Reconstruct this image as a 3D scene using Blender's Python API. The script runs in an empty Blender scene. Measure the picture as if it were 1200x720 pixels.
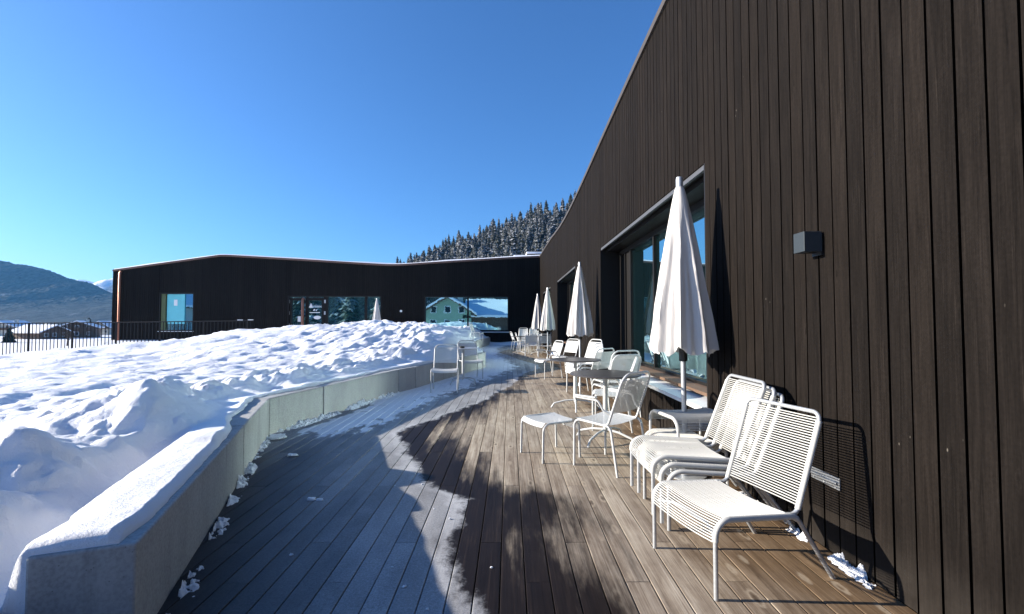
import bpy, math, random
import numpy as np
from mathutils import Vector, Matrix, noise

random.seed(7)
R = math.radians
scene = bpy.context.scene
COL = scene.collection
H = 1.45            # eye height
F = 533.0           # focal length in photo pixels (1200 wide)
CX, HY = 597.0, 378.0

PITCH = math.atan((HY-360)/F); YAW = math.atan((600-CX)/F)
def G(x, y, z=0.0):
    """survey helper: where a point seen at photo pixel (x, y) lies at height z"""
    u, v = (x-600)/F, (360-y)/F
    dy = math.cos(PITCH)-v*math.sin(PITCH); dz = math.sin(PITCH)+v*math.cos(PITCH)
    dx, dy = u*math.cos(YAW)+dy*math.sin(YAW), dy*math.cos(YAW)-u*math.sin(YAW)
    t = (z-H)/dz; return (dx*t, dy*t)
# ------------------------------------------------------------------ mesh helper
class MB:
    def __init__(s):
        s.v = []; s.f = []; s.a = []; s.m = []
    def quad(s, p, rnd=0.0, mi=0):
        i = len(s.v); s.v += [tuple(q) for q in p]
        s.f.append(tuple(range(i, i + len(p)))); s.a.append(rnd); s.m.append(mi)
    def box(s, x0, x1, y0, y1, z0, z1, rnd=0.0, mi=0, mat=None):
        c = [Vector(q) for q in ((x0,y0,z0),(x1,y0,z0),(x1,y1,z0),(x0,y1,z0),(x0,y0,z1),(x1,y0,z1),(x1,y1,z1),(x0,y1,z1))]
        if mat is not None: c = [mat @ q for q in c]
        i = len(s.v); s.v += [tuple(q) for q in c]
        for q in ((0,3,2,1),(4,5,6,7),(0,1,5,4),(1,2,6,5),(2,3,7,6),(3,0,4,7)):
            s.f.append(tuple(i + k for k in q)); s.a.append(rnd); s.m.append(mi)
    def tube(s, pts, r, seg=8, caps=True, rnd=0.0, mi=0, closed=False):
        pts = [Vector(p) for p in pts]; n = len(pts)
        if closed: caps = False
        tang = []
        for k in range(n):
            if closed: t = pts[(k+1) % n] - pts[k-1]
            else:
                a = pts[max(k-1,0)]; b = pts[min(k+1,n-1)]; t = b - a
            tang.append(t.normalized())
        up = Vector((0,0,1)) if abs(tang[0].z) < .9 else Vector((0,1,0))
        nrm = (up - tang[0]*up.dot(tang[0])).normalized()
        i0 = len(s.v)
        for k in range(n):
            nrm = (nrm - tang[k]*nrm.dot(tang[k])).normalized()
            bn = tang[k].cross(nrm)
            rr = r[k] if isinstance(r, (list,tuple)) else r
            for j in range(seg):
                a = 2*math.pi*j/seg
                s.v.append(tuple(pts[k] + nrm*(rr*math.cos(a)) + bn*(rr*math.sin(a))))
        rng = n if closed else n-1
        for k in range(rng):
            k2 = (k+1) % n
            for j in range(seg):
                j2 = (j+1) % seg
                s.f.append((i0+k*seg+j, i0+k*seg+j2, i0+k2*seg+j2, i0+k2*seg+j)); s.a.append(rnd); s.m.append(mi)
        if caps:
            s.f.append(tuple(i0+j for j in reversed(range(seg)))); s.a.append(rnd); s.m.append(mi)
            s.f.append(tuple(i0+(n-1)*seg+j for j in range(seg))); s.a.append(rnd); s.m.append(mi)
    def lathe(s, prof, seg=32, c=(0,0), rnd=0.0, mi=0):
        i0 = len(s.v); n = len(prof)
        for (r, z) in prof:
            for j in range(seg):
                a = 2*math.pi*j/seg
                s.v.append((c[0]+r*math.cos(a), c[1]+r*math.sin(a), z))
        for k in range(n-1):
            for j in range(seg):
                j2 = (j+1) % seg
                s.f.append((i0+k*seg+j, i0+k*seg+j2, i0+(k+1)*seg+j2, i0+(k+1)*seg+j)); s.a.append(rnd); s.m.append(mi)
        s.f.append(tuple(i0+j for j in reversed(range(seg)))); s.a.append(rnd); s.m.append(mi)
        s.f.append(tuple(i0+(n-1)*seg+j for j in range(seg))); s.a.append(rnd); s.m.append(mi)
    def build(s, name, mats, parent=None, smooth=False, bevel=0.0):
        me = bpy.data.meshes.new(name)
        me.from_pydata(s.v, [], s.f)
        mats = mats if isinstance(mats, (list,tuple)) else [mats]
        for m in mats: me.materials.append(m)
        if len(mats) > 1: me.polygons.foreach_set('material_index', s.m)
        at = me.attributes.new('rnd', 'FLOAT', 'FACE'); at.data.foreach_set('value', [float(x) for x in s.a])
        if smooth:
            me.polygons.foreach_set('use_smooth', [True]*len(me.polygons))
            me.set_sharp_from_angle(angle=R(40))
        me.update()
        o = bpy.data.objects.new(name, me); COL.objects.link(o)
        if parent is not None: o.parent = parent
        if bevel:
            b = o.modifiers.new('bevel', 'BEVEL'); b.width = bevel; b.segments = 2; b.limit_method = 'ANGLE'
        return o

def tag(o, label, cat, group=None):
    o['label'] = label; o['category'] = cat
    if group: o['group'] = group
    return o
def thing(name, label, cat, loc=(0,0,0), rz=0.0, group=None):
    o = bpy.data.objects.new(name, None); COL.objects.link(o)
    o.location = loc; o.rotation_euler = (0,0,rz); o.empty_display_size = .1
    return tag(o, label, cat, group)
def setting(o, kind='structure'):
    o['kind'] = kind; return o
def dup(root, loc, rz, label=None, group=None, tilt=(0,0)):
    r = root.copy(); COL.objects.link(r); r.location = loc; r.rotation_euler = (tilt[0],tilt[1],rz)
    if label: r['label'] = label
    if group: r['group'] = group
    for ch in list(root.children):
        c = ch.copy(); COL.objects.link(c); c.parent = r
        for g in list(ch.children):
            d = g.copy(); COL.objects.link(d); d.parent = c
    return r

def fillet(pts, rad, n=6):
    """polyline with rounded corners; rad = one radius or one per inner corner"""
    pts = [Vector(p) for p in pts]; out = [pts[0]]
    for k in range(1, len(pts)-1):
        r = rad[k-1] if isinstance(rad, (list,tuple)) else rad
        p = pts[k]; a = (pts[k-1]-p).normalized(); b = (pts[k+1]-p).normalized()
        ang = a.angle(b)
        t = r/math.tan(ang/2)
        p0 = p + a*t; p1 = p + b*t
        c = p + (a+b).normalized()*(r/math.sin(ang/2))
        u = p0-c; w = p1-c
        tot = u.angle(w)
        for i in range(n+1):
            f = i/n
            out.append(c + (u*math.sin((1-f)*tot) + w*math.sin(f*tot))/math.sin(tot))
    out.append(pts[-1])
    return out
def resample(pts, step):
    pts = [Vector(p) for p in pts]; L = [0]
    for a, b in zip(pts, pts[1:]): L.append(L[-1]+(b-a).length)
    n = max(2, int(L[-1]/step)); out = []
    for i in range(n+1):
        s = L[-1]*i/n; k = 0
        while k < len(L)-2 and L[k+1] < s: k += 1
        f = (s-L[k])/max(1e-9, L[k+1]-L[k]); out.append(pts[k].lerp(pts[k+1], f))
    return out
def interp(tab, x):
    return float(np.interp(x, [t[0] for t in tab], [t[1] for t in tab]))
def sstep(a, b, x):
    t = min(1, max(0, (x-a)/(b-a))); return t*t*(3-2*t)

# ------------------------------------------------------------------ materials
def mat(name):
    m = bpy.data.materials.new(name); m.use_nodes = True
    nt = m.node_tree; b = nt.nodes['Principled BSDF']
    return m, nt, b
def nd(nt, t, **kw):
    n = nt.nodes.new(t)
    for k, v in kw.items():
        if k in n.inputs: n.inputs[k].default_value = v
        else: setattr(n, k, v)
    return n
def L(nt, a, b): nt.links.new(a, b)
def ramp(nt, fac, stops, interp_='LINEAR'):
    n = nt.nodes.new('ShaderNodeValToRGB'); cr = n.color_ramp; cr.interpolation = interp_
    while len(cr.elements) > 1: cr.elements.remove(cr.elements[-1])
    cr.elements[0].position = stops[0][0]; cr.elements[0].color = (*stops[0][1], 1) if len(stops[0][1]) == 3 else stops[0][1]
    for p, c in stops[1:]:
        e = cr.elements.new(p); e.color = (*c, 1)
    L(nt, fac, n.inputs[0]); return n.outputs[0]
def g3(v): return (v, v, v)
def math_(nt, op, a, b=None, clamp=False):
    n = nt.nodes.new('ShaderNodeMath'); n.operation = op; n.use_clamp = clamp
    for i, x in enumerate((a, b)):
        if x is None: continue
        if isinstance(x, (int, float)): n.inputs[i].default_value = x
        else: L(nt, x, n.inputs[i])
    return n.outputs[0]
def mix(nt, fac, a, b, mode='MIX'):
    n = nt.nodes.new('ShaderNodeMix'); n.data_type = 'RGBA'; n.blend_type = mode
    for s, x in ((n.inputs[0], fac), (n.inputs[6], a), (n.inputs[7], b)):
        if isinstance(x, (int, float)): s.default_value = x
        elif isinstance(x, tuple): s.default_value = (*x, 1)
        else: L(nt, x, s)
    return n.outputs[2]
def smoothstep(nt, x, a, b):
    n = nt.nodes.new('ShaderNodeMapRange'); n.interpolation_type = 'SMOOTHSTEP'
    L(nt, x, n.inputs[0]); n.inputs[1].default_value = a; n.inputs[2].default_value = b
    return n.outputs[0]
def noise_(nt, vec, scale, detail=4, rough=.55, dist=0.0):
    n = nd(nt, 'ShaderNodeTexNoise', Scale=scale, Detail=detail, Roughness=rough, Distortion=dist)
    L(nt, vec, n.inputs['Vector']); return n.outputs['Fac']
def bump(nt, b, h, strength=.3, dist=.01):
    n = nd(nt, 'ShaderNodeBump', Strength=strength, Distance=dist); L(nt, h, n.inputs['Height']); L(nt, n.outputs[0], b.inputs['Normal'])
def attr(nt, name):
    n = nt.nodes.new('ShaderNodeAttribute'); n.attribute_name = name; return n.outputs['Fac']
def geo_pos(nt): return nt.nodes.new('ShaderNodeNewGeometry').outputs['Position']
def scaled(nt, v, s, off=None):
    n = nt.nodes.new('ShaderNodeVectorMath'); n.operation = 'MULTIPLY'; L(nt, v, n.inputs[0]); n.inputs[1].default_value = s
    o = n.outputs[0]
    if off is not None:
        c = nt.nodes.new('ShaderNodeCombineXYZ')
        for i in range(3): L(nt, off, c.inputs[i])
        a = nt.nodes.new('ShaderNodeVectorMath'); a.operation = 'ADD'; L(nt, o, a.inputs[0]); L(nt, c.outputs[0], a.inputs[1]); o = a.outputs[0]
    return o

def simple(name, col, rough=.5, metal=0.0, var=0.0, scale=20, bumps=0.0, spec=.5):
    m, nt, b = mat(name)
    b.inputs['Roughness'].default_value = rough; b.inputs['Metallic'].default_value = metal
    b.inputs['Specular IOR Level'].default_value = spec
    p = nt.nodes.new('ShaderNodeTexCoord').outputs['Object']
    n1 = noise_(nt, p, scale, 5)
    c = mix(nt, n1, tuple(x*(1-var) for x in col), tuple(min(1,x*(1+var)) for x in col))
    L(nt, c, b.inputs['Base Color'])
    if bumps: bump(nt, b, noise_(nt, p, scale*4, 4), bumps, .004)
    return m

def wood_wall(name, dark, light, axis):
    m, nt, b = mat(name)
    p = geo_pos(nt); r = attr(nt, 'rnd'); off = math_(nt, 'MULTIPLY', r, 37.0)
    st = {'yz': (1, 9, .55), 'xz': (9, 1, .55)}[axis]
    fine = {'yz': (1, 130, 2.2), 'xz': (130, 1, 2.2)}[axis]
    v1 = scaled(nt, p, st, off); v2 = scaled(nt, p, fine, off)
    n1 = noise_(nt, v1, 2.6, 8, .68, 1.2); n2 = noise_(nt, v2, 1.0, 4, .6, .4)
    grain = math_(nt, 'ADD', math_(nt, 'MULTIPLY', n1, .6), math_(nt, 'MULTIPLY', n2, .4))
    c = ramp(nt, grain, [(.3, dark), (.52, tuple((a+q)/2 for a, q in zip(dark, light))), (.72, light)])
    c = mix(nt, 1.0, c, ramp(nt, r, [(0, g3(.84)), (.5, g3(.98)), (1, (1.15,1.12,1.08))]), 'MULTIPLY')
    # pale weathered streaks and small knots
    kn = nd(nt, 'ShaderNodeTexVoronoi', Scale=1.0); L(nt, scaled(nt, p, {'yz': (1,9,2.6), 'xz': (9,1,2.6)}[axis], off), kn.inputs['Vector'])
    kdd = math_(nt, 'ADD', kn.outputs['Distance'], math_(nt, 'MULTIPLY', math_(nt, 'SUBTRACT', noise_(nt, p, 60, 3), .5), .10)); k1 = smoothstep(nt, kdd, .09, .03)
    ring = smoothstep(nt, math_(nt, 'ABSOLUTE', math_(nt, 'SUBTRACT', kdd, .12)), .05, .0)
    c = mix(nt, math_(nt, 'MULTIPLY', k1, .55), c, tuple(x*.45 for x in dark))
    c = mix(nt, math_(nt, 'MULTIPLY', ring, .12), c, tuple(x*1.5 for x in light))
    streak = smoothstep(nt, noise_(nt, scaled(nt, p, {'yz': (1,90,1.6), 'xz': (90,1,1.6)}[axis], off), 1.0, 4, .6), .62, .78)
    c = mix(nt, math_(nt, 'MULTIPLY', streak, .5), c, tuple(x*2.3 for x in light))
    hair = smoothstep(nt, noise_(nt, scaled(nt, p, {'yz': (1,260,2.6), 'xz': (260,1,2.6)}[axis], off), 1.0, 5, .7), .60, .72)
    c = mix(nt, math_(nt, 'MULTIPLY', hair, .35), c, tuple(x*2.6 for x in light))
    mott = noise_(nt, p, 55, 4, .7)
    c = mix(nt, 1.0, c, ramp(nt, mott, [(.3, g3(.78)), (.7, g3(1.22))]), 'MULTIPLY')
    sp = nd(nt, 'ShaderNodeTexVoronoi', Scale=1.0); L(nt, scaled(nt, p, {'yz': (1,16,7), 'xz': (16,1,7)}[axis], off), sp.inputs['Vector'])
    chip = math_(nt, 'MULTIPLY', smoothstep(nt, sp.outputs['Distance'], .075, .03), smoothstep(nt, noise_(nt, p, 1.7, 3), .60, .68))
    c = mix(nt, math_(nt, 'MULTIPLY', chip, .55), c, (.16,.145,.125))
    weath = noise_(nt, scaled(nt, p, (.5,.5,.22)), 1.0, 4, .55)
    c = mix(nt, 1.0, c, ramp(nt, weath, [(.3, g3(.82)), (.7, (1.2,1.19,1.17))]), 'MULTIPLY')
    zz = nt.nodes.new('ShaderNodeSeparateXYZ'); L(nt, p, zz.inputs[0])
    splash = math_(nt, 'MULTIPLY', smoothstep(nt, zz.outputs[2], .42, .0), noise_(nt, p, 9, 4))
    c = mix(nt, math_(nt, 'MULTIPLY', splash, .5), c, (.055,.048,.042))
    L(nt, c, b.inputs['Base Color']); b.inputs['Roughness'].default_value = .85
    b.inputs['Specular IOR Level'].default_value = .06
    bump(nt, b, grain, .45, .004)
    return m

M = {}
M['wall'] = wood_wall('dark_stained_boards', (.0024,.0019,.0017), (.0145,.0117,.0102), 'yz')
M['far_wall'] = wood_wall('dark_stained_boards_wing', (.006,.0055,.0055), (.022,.0205,.0195), 'xz')
M['gap'] = simple('board_gap', (.004,.0035,.003), .9, 0, 0, 20, 0, 0.0)
M['frame'] = simple('dark_window_frame', (.010,.009,.0085), .5, 0, 0, 20, 0, .2)
M['frame_line'] = simple('blind_rail_metal', (.06,.062,.068), .5, .0)
M['copper'] = simple('copper_sheet', (.42,.17,.10), .42, .75, .25, 6)
M['edge'] = simple('dark_roof_edge', (.055,.048,.045), .6, 0, .2, 3, 0, .2)
M['fascia'] = simple('roof_edge_copper', (.20,.115,.085), .5, .5, .2, 3)
M['white'] = simple('white_powder_coat', (.46,.47,.47), .4, 0, .1, 40, 0, .4)
M['cord'] = simple('white_cord', (.46,.46,.44), .55, 0, .1, 60, 0, .3)
M['galv'] = simple('galvanised_tube', (.46,.48,.50), .42, .55, .2, 60)
M['table'] = simple('dark_table_top', (.085,.08,.08), .3, .35, .25, 14)
M['lamp'] = simple('anthracite_metal', (.028,.036,.043), .5, .0, .1, 30, 0, .2)
M['steel'] = simple('zinc_plate', (.35,.37,.39), .38, .8, .25, 50)
M['bench'] = simple('white_bench_boards', (.62,.63,.64), .6, 0, .08, 8, .15)
M['rail'] = simple('black_railing', (.012,.012,.013), .6, 0, 0, 20, 0, .2)
M['black'] = simple('black_plastic', (.012,.012,.012), .4)
M['paper'] = simple('white_paper', (.8,.8,.8), .7)
M['roof_snow'] = simple('roof_snow', (.86,.87,.9), .6, 0, .02, 3, .3)
M['plaster'] = simple('pale_plaster', (.55,.53,.46), .8, 0, .1, 2)
M['teal_plaster'] = simple('green_grey_boards', (.30,.42,.30), .7, 0, .15, 3)
M['chalet'] = simple('brown_chalet_boards', (.11,.062,.036), .75, 0, .3, 3)
M['bark'] = simple('bark', (.055,.042,.034), .9, 0, .3, 8)
M['olive'] = simple('olive_lit_reveal', (.10,.13,.06), .8, 0, .2, 3)
M['teal'] = simple('turquoise_window_glow', (.16,.60,.66), .6, 0, .25, 1.2)
M['pane_dark'] = simple('house_pane', (.02,.03,.04), .1)

def glass(name, tint, body, fac, wavy=.02):
    m, nt, b = mat(name); nt.nodes.remove(b)
    out = nt.nodes['Material Output']
    d = nd(nt, 'ShaderNodeBsdfDiffuse'); d.inputs[0].default_value = (*body, 1)
    g = nd(nt, 'ShaderNodeBsdfGlossy', Roughness=.012); g.inputs[0].default_value = (*tint, 1)
    p = nt.nodes.new('ShaderNodeTexCoord').outputs['Object']
    bp = nd(nt, 'ShaderNodeBump', Strength=wavy, Distance=.02); L(nt, noise_(nt, p, 1.4, 3), bp.inputs['Height']); L(nt, bp.outputs[0], g.inputs['Normal'])
    fr = nd(nt, 'ShaderNodeFresnel', IOR=1.5)
    f = math_(nt, 'ADD', math_(nt, 'MULTIPLY', fr.outputs[0], 1-fac), fac, True)
    mx = nt.nodes.new('ShaderNodeMixShader'); L(nt, f, mx.inputs[0]); L(nt, d.outputs[0], mx.inputs[1]); L(nt, g.outputs[0], mx.inputs[2])
    L(nt, mx.outputs[0], out.inputs[0]); return m
M['far_glass'] = glass('teal_coated_glass', (.50,.88,1.0), (.01,.06,.07), .68, .05)
M['glass'] = glass('coated_glass', (.70,.95,.98), (.004,.012,.014), .6)

def mesh_metal():
    """white perforated sheet: round holes in rows"""
    m, nt, b = mat('perforated_white_metal'); out = nt.nodes['Material Output']
    b.inputs['Base Color'].default_value = (.53,.54,.54,1); b.inputs['Roughness'].default_value = .4
    tr = nt.nodes.new('ShaderNodeBsdfTransparent')
    p = nt.nodes.new('ShaderNodeTexCoord').outputs['Object']
    sep = nt.nodes.new('ShaderNodeSeparateXYZ'); L(nt, p, sep.inputs[0])
    # holes along y and along the running length (x+z)
    a = math_(nt, 'SINE', math_(nt, 'MULTIPLY', sep.outputs[1], 2*math.pi/.016))
    c = math_(nt, 'SINE', math_(nt, 'MULTIPLY', math_(nt, 'ADD', sep.outputs[0], math_(nt, 'MULTIPLY', sep.outputs[2], 1.0)), 2*math.pi/.016))
    h = smoothstep(nt, math_(nt, 'MULTIPLY', a, c), .55, .68)
    mx = nt.nodes.new('ShaderNodeMixShader'); L(nt, h, mx.inputs[0]); L(nt, b.outputs[0], mx.inputs[1]); L(nt, tr.outputs[0], mx.inputs[2])
    L(nt, mx.outputs[0], out.inputs[0]); return m
M['mesh'] = mesh_metal()

def cloth():
    m, nt, b = mat('off_white_parasol_cloth'); out = nt.nodes['Material Output']
    p = nt.nodes.new('ShaderNodeTexCoord').outputs['Object']
    n = noise_(nt, scaled(nt, p, (6,6,1.5)), 1.5, 4)
    L(nt, mix(nt, n, (.52,.50,.48), (.61,.59,.575)), b.inputs['Base Color']); b.inputs['Roughness'].default_value = .85
    b.inputs['Specular IOR Level'].default_value = .2
    bump(nt, b, noise_(nt, scaled(nt, p, (9,9,2)), 2.0, 4), .25, .02)
    t = nt.nodes.new('ShaderNodeBsdfTranslucent'); t.inputs[0].default_value = (.6,.57,.53,1)
    mx = nt.nodes.new('ShaderNodeMixShader'); mx.inputs[0].default_value = .12
    L(nt, b.outputs[0], mx.inputs[1]); L(nt, t.outputs[0], mx.inputs[2]); L(nt, mx.outputs[0], out.inputs[0]); return m
M['cloth'] = cloth()

def snow_mat():
    m, nt, b = mat('snow'); p = geo_pos(nt)
    n = noise_(nt, p, 1.3, 5)
    L(nt, mix(nt, n, (.80,.825,.87), (.88,.885,.90)), b.inputs['Base Color'])
    b.inputs['Roughness'].default_value = .55; b.inputs['Specular IOR Level'].default_value = .3
    h = math_(nt, 'ADD', noise_(nt, p, 10, 8, .66), math_(nt, 'MULTIPLY', noise_(nt, p, 110, 4, .75), .30))
    bump(nt, b, h, .7, .035); return m
M['snow'] = snow_mat()

def concrete():
    m, nt, b = mat('cast_concrete'); p = geo_pos(nt)
    n1 = noise_(nt, scaled(nt, p, (1,1,.45)), 3.2, 7, .6); n2 = noise_(nt, p, 60, 4)
    c = ramp(nt, n1, [(.3, (.25,.255,.25)), (.5, (.34,.345,.34)), (.7, (.43,.435,.425))])
    c = mix(nt, .35, c, ramp(nt, n2, [(.35, g3(.22)), (.6, g3(.46))]))
    drip = smoothstep(nt, noise_(nt, scaled(nt, p, (14,14,.6)), 1.0, 4), .58, .75)
    c = mix(nt, math_(nt, 'MULTIPLY', drip, .35), c, (.13,.13,.12))
    v = nd(nt, 'ShaderNodeTexVoronoi', Scale=26.0); L(nt, p, v.inputs['Vector'])
    pit = smoothstep(nt, v.outputs['Distance'], .10, .04)
    c = mix(nt, math_(nt, 'MULTIPLY', pit, .6), c, (.09,.09,.085))
    L(nt, c, b.inputs['Base Color']); b.inputs['Roughness'].default_value = .85
    bump(nt, b, math_(nt, 'SUBTRACT', n2, pit), .3, .004); return m
M['concrete'] = concrete()

def deck_mat():
    m, nt, b = mat('deck_boards'); p = geo_pos(nt); r = attr(nt, 'rnd'); d = attr(nt, 'dmp'); fr = attr(nt, 'frost')
    off = math_(nt, 'MULTIPLY', r, 53.0)
    v1 = scaled(nt, p, (8,.5,1), off); v2 = scaled(nt, p, (120,1.6,1), off)
    n1 = noise_(nt, v1, 2.0, 6, .6, 1.0); n2 = noise_(nt, v2, 1.0, 4, .6, .5)
    mot = noise_(nt, scaled(nt, p, (3,1.1,1), off), 3.0, 6, .7)
    grain = math_(nt, 'ADD', math_(nt, 'MULTIPLY', n1, .5), math_(nt, 'MULTIPLY', n2, .5)); grain = math_(nt, 'ADD', grain, math_(nt, 'MULTIPLY', math_(nt, 'SUBTRACT', mot, .5), .38))
    dry = ramp(nt, grain, [(.28, (.10,.076,.058)), (.44, (.215,.178,.142)), (.60, (.335,.295,.245)), (.78, (.46,.42,.365))])
    warm = ramp(nt, grain, [(.28, (.045,.027,.016)), (.48, (.115,.078,.048)), (.75, (.235,.168,.108))])
    sx = nt.nodes.new('ShaderNodeSeparateXYZ'); L(nt, p, sx.inputs[0])
    wf = smoothstep(nt, math_(nt, 'ADD', sx.outputs[0], math_(nt, 'MULTIPLY', noise_(nt, p, 1.1, 4), 1.4)), 1.55, 2.5)
    dry = mix(nt, wf, dry, warm)
    dry = mix(nt, 1.0, dry, ramp(nt, r, [(0, (.94,.90,.86)), (.5, (1.14,1.11,1.06)), (1, (1.30,1.27,1.20))]), 'MULTIPLY')
    kn = nd(nt, 'ShaderNodeTexVoronoi', Scale=1.0); L(nt, scaled(nt, p, (7.2,2.4,1), off), kn.inputs['Vector'])
    kd = math_(nt, 'ADD', kn.outputs['Distance'], math_(nt, 'MULTIPLY', math_(nt, 'SUBTRACT', noise_(nt, p, 40, 3), .5), .08))
    k1 = smoothstep(nt, kd, .12, .05); ring = smoothstep(nt, math_(nt, 'ABSOLUTE', math_(nt, 'SUBTRACT', kd, .17)), .07, 0)
    dry = mix(nt, math_(nt, 'MULTIPLY', ring, .5), dry, (.44,.37,.28)); dry = mix(nt, math_(nt, 'MULTIPLY', k1, .7), dry, (.07,.05,.035))
    # meltwater soaked into the boards next to the frost
    jit = math_(nt, 'MULTIPLY', math_(nt, 'SUBTRACT', r, .5), .28)
    wn = noise_(nt, scaled(nt, p, (3.2,.55,1), math_(nt, 'MULTIPLY', r, 9.0)), 1.6, 6, .66)
    wd = math_(nt, 'ADD', math_(nt, 'ADD', d, jit), math_(nt, 'MULTIPLY', math_(nt, 'SUBTRACT', wn, .5), 1.5))
    wet = math_(nt, 'MULTIPLY', smoothstep(nt, math_(nt, 'ADD', wd, math_(nt, 'MULTIPLY', math_(nt, 'MAXIMUM', math_(nt, 'SUBTRACT', sx.outputs[1], 3.6), 0.0), .10)), 1.0, .46), .985)
    wcol = ramp(nt, grain, [(.3, (.004,.0026,.0022)), (.55, (.012,.0075,.006)), (.8, (.045,.030,.022))])
    c = mix(nt, wet, dry, wcol)
    # frost and thin trodden snow
    fn = noise_(nt, scaled(nt, p, (1.0,.75,1), math_(nt, 'MULTIPLY', r, .12)), 4.5, 7, .62)
    fd = math_(nt, 'ADD', d, math_(nt, 'MULTIPLY', math_(nt, 'SUBTRACT', fn, .5), .42))
    fd = math_(nt, 'ADD', fd, math_(nt, 'MULTIPLY', math_(nt, 'SUBTRACT', noise_(nt, p, 26, 5, .7), .5), .16)); edge = smoothstep(nt, fd, .05, -.06)
    fine = noise_(nt, p, 70, 4, .7)
    thick = smoothstep(nt, math_(nt, 'ADD', fr, math_(nt, 'MULTIPLY', math_(nt, 'SUBTRACT', fn, .5), 1.1)), .42, .62)
    thinf = math_(nt, 'MULTIPLY', ramp(nt, fine, [(.25, g3(.34)), (.75, g3(.72))]), math_(nt, 'ADD', .16, math_(nt, 'MULTIPLY', attr(nt, 'thin'), .84)))
    rim = smoothstep(nt, fd, -.34, -.05)
    thinf = math_(nt, 'MAXIMUM', thinf, math_(nt, 'MULTIPLY', rim, math_(nt, 'ADD', .45, math_(nt, 'MULTIPLY', fine, .5))))
    bare = smoothstep(nt, noise_(nt, scaled(nt, p, (1.6,.6,1), off), 1.3, 4), .60, .74)
    thinf = math_(nt, 'MULTIPLY', thinf, math_(nt, 'SUBTRACT', 1.0, math_(nt, 'MULTIPLY', bare, .6)))
    fac = math_(nt, 'MULTIPLY', edge, math_(nt, 'MAXIMUM', thinf, math_(nt, 'MULTIPLY', thick, .93)), True)
    gr = noise_(nt, p, 210, 3, .8); pat = noise_(nt, scaled(nt, p, (1.0,.5,1), math_(nt, 'MULTIPLY', r, 2.0)), 2.2, 6, .65)
    fcol = mix(nt, ramp(nt, gr, [(.32, g3(0)), (.68, g3(1))]), (.34,.35,.37), (.66,.67,.69))
    fac = math_(nt, 'MULTIPLY', fac, math_(nt, 'MAXIMUM', thick, math_(nt, 'ADD', ramp(nt, pat, [(.32, g3(.66)), (.6, g3(1.1))]), math_(nt, 'MULTIPLY', math_(nt, 'SUBTRACT', r, .5), .3))), True)
    c = mix(nt, fac, c, mix(nt, thick, fcol, (.82,.83,.86)))
    sp = nd(nt, 'ShaderNodeTexVoronoi', Scale=5.0); L(nt, p, sp.inputs['Vector'])
    flake = math_(nt, 'MULTIPLY', smoothstep(nt, math_(nt, 'ADD', sp.outputs['Distance'], math_(nt, 'MULTIPLY', noise_(nt, p, 90, 2), .05)), .065, .05), smoothstep(nt, d, .22, .05))
    c = mix(nt, math_(nt, 'MULTIPLY', flake, smoothstep(nt, noise_(nt, p, 2.1, 2), .5, .56)), c, (.8,.82,.85))
    L(nt, c, b.inputs['Base Color'])
    ro = math_(nt, 'SUBTRACT', .72, math_(nt, 'MULTIPLY', math_(nt, 'MULTIPLY', wet, math_(nt, 'SUBTRACT', 1.0, fac)), .22)); L(nt, ro, b.inputs['Roughness'])
    b.inputs['Specular IOR Level'].default_value = .14
    bump(nt, b, math_(nt, 'ADD', grain, math_(nt, 'MULTIPLY', fac, .6)), .5, .004)
    return m
M['deck'] = deck_mat()

def foliage(name, dark, light, snow):
    m, nt, b = mat(name); p = geo_pos(nt)
    oi = nt.nodes.new('ShaderNodeObjectInfo').outputs['Random']
    n = noise_(nt, p, .6, 3)
    c = mix(nt, n, dark, light); c = mix(nt, math_(nt, 'MULTIPLY', oi, .6), c, tuple(x*.55 for x in dark))
    ge = nt.nodes.new('ShaderNodeNewGeometry'); s = nt.nodes.new('ShaderNodeSeparateXYZ'); L(nt, ge.outputs['Normal'], s.inputs[0])
    sn = math_(nt, 'MULTIPLY', smoothstep(nt, attr(nt, 'rnd'), .25, .9), smoothstep(nt, noise_(nt, p, 1.3, 4), .36, .56))
    sn = math_(nt, 'MULTIPLY', sn, math_(nt, 'ADD', .35, math_(nt, 'MULTIPLY', oi, .65)))
    c = mix(nt, math_(nt, 'MULTIPLY', sn, snow), c, (.78,.80,.84))
    L(nt, c, b.inputs['Base Color']); b.inputs['Roughness'].default_value = .85; b.inputs['Specular IOR Level'].default_value = .1
    return m
M['spruce'] = foliage('snowy_spruce', (.018,.024,.016), (.060,.066,.042), .92)
M['spruce_dark'] = foliage('dark_spruce', (.012,.022,.014), (.03,.045,.026), .15)

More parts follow.
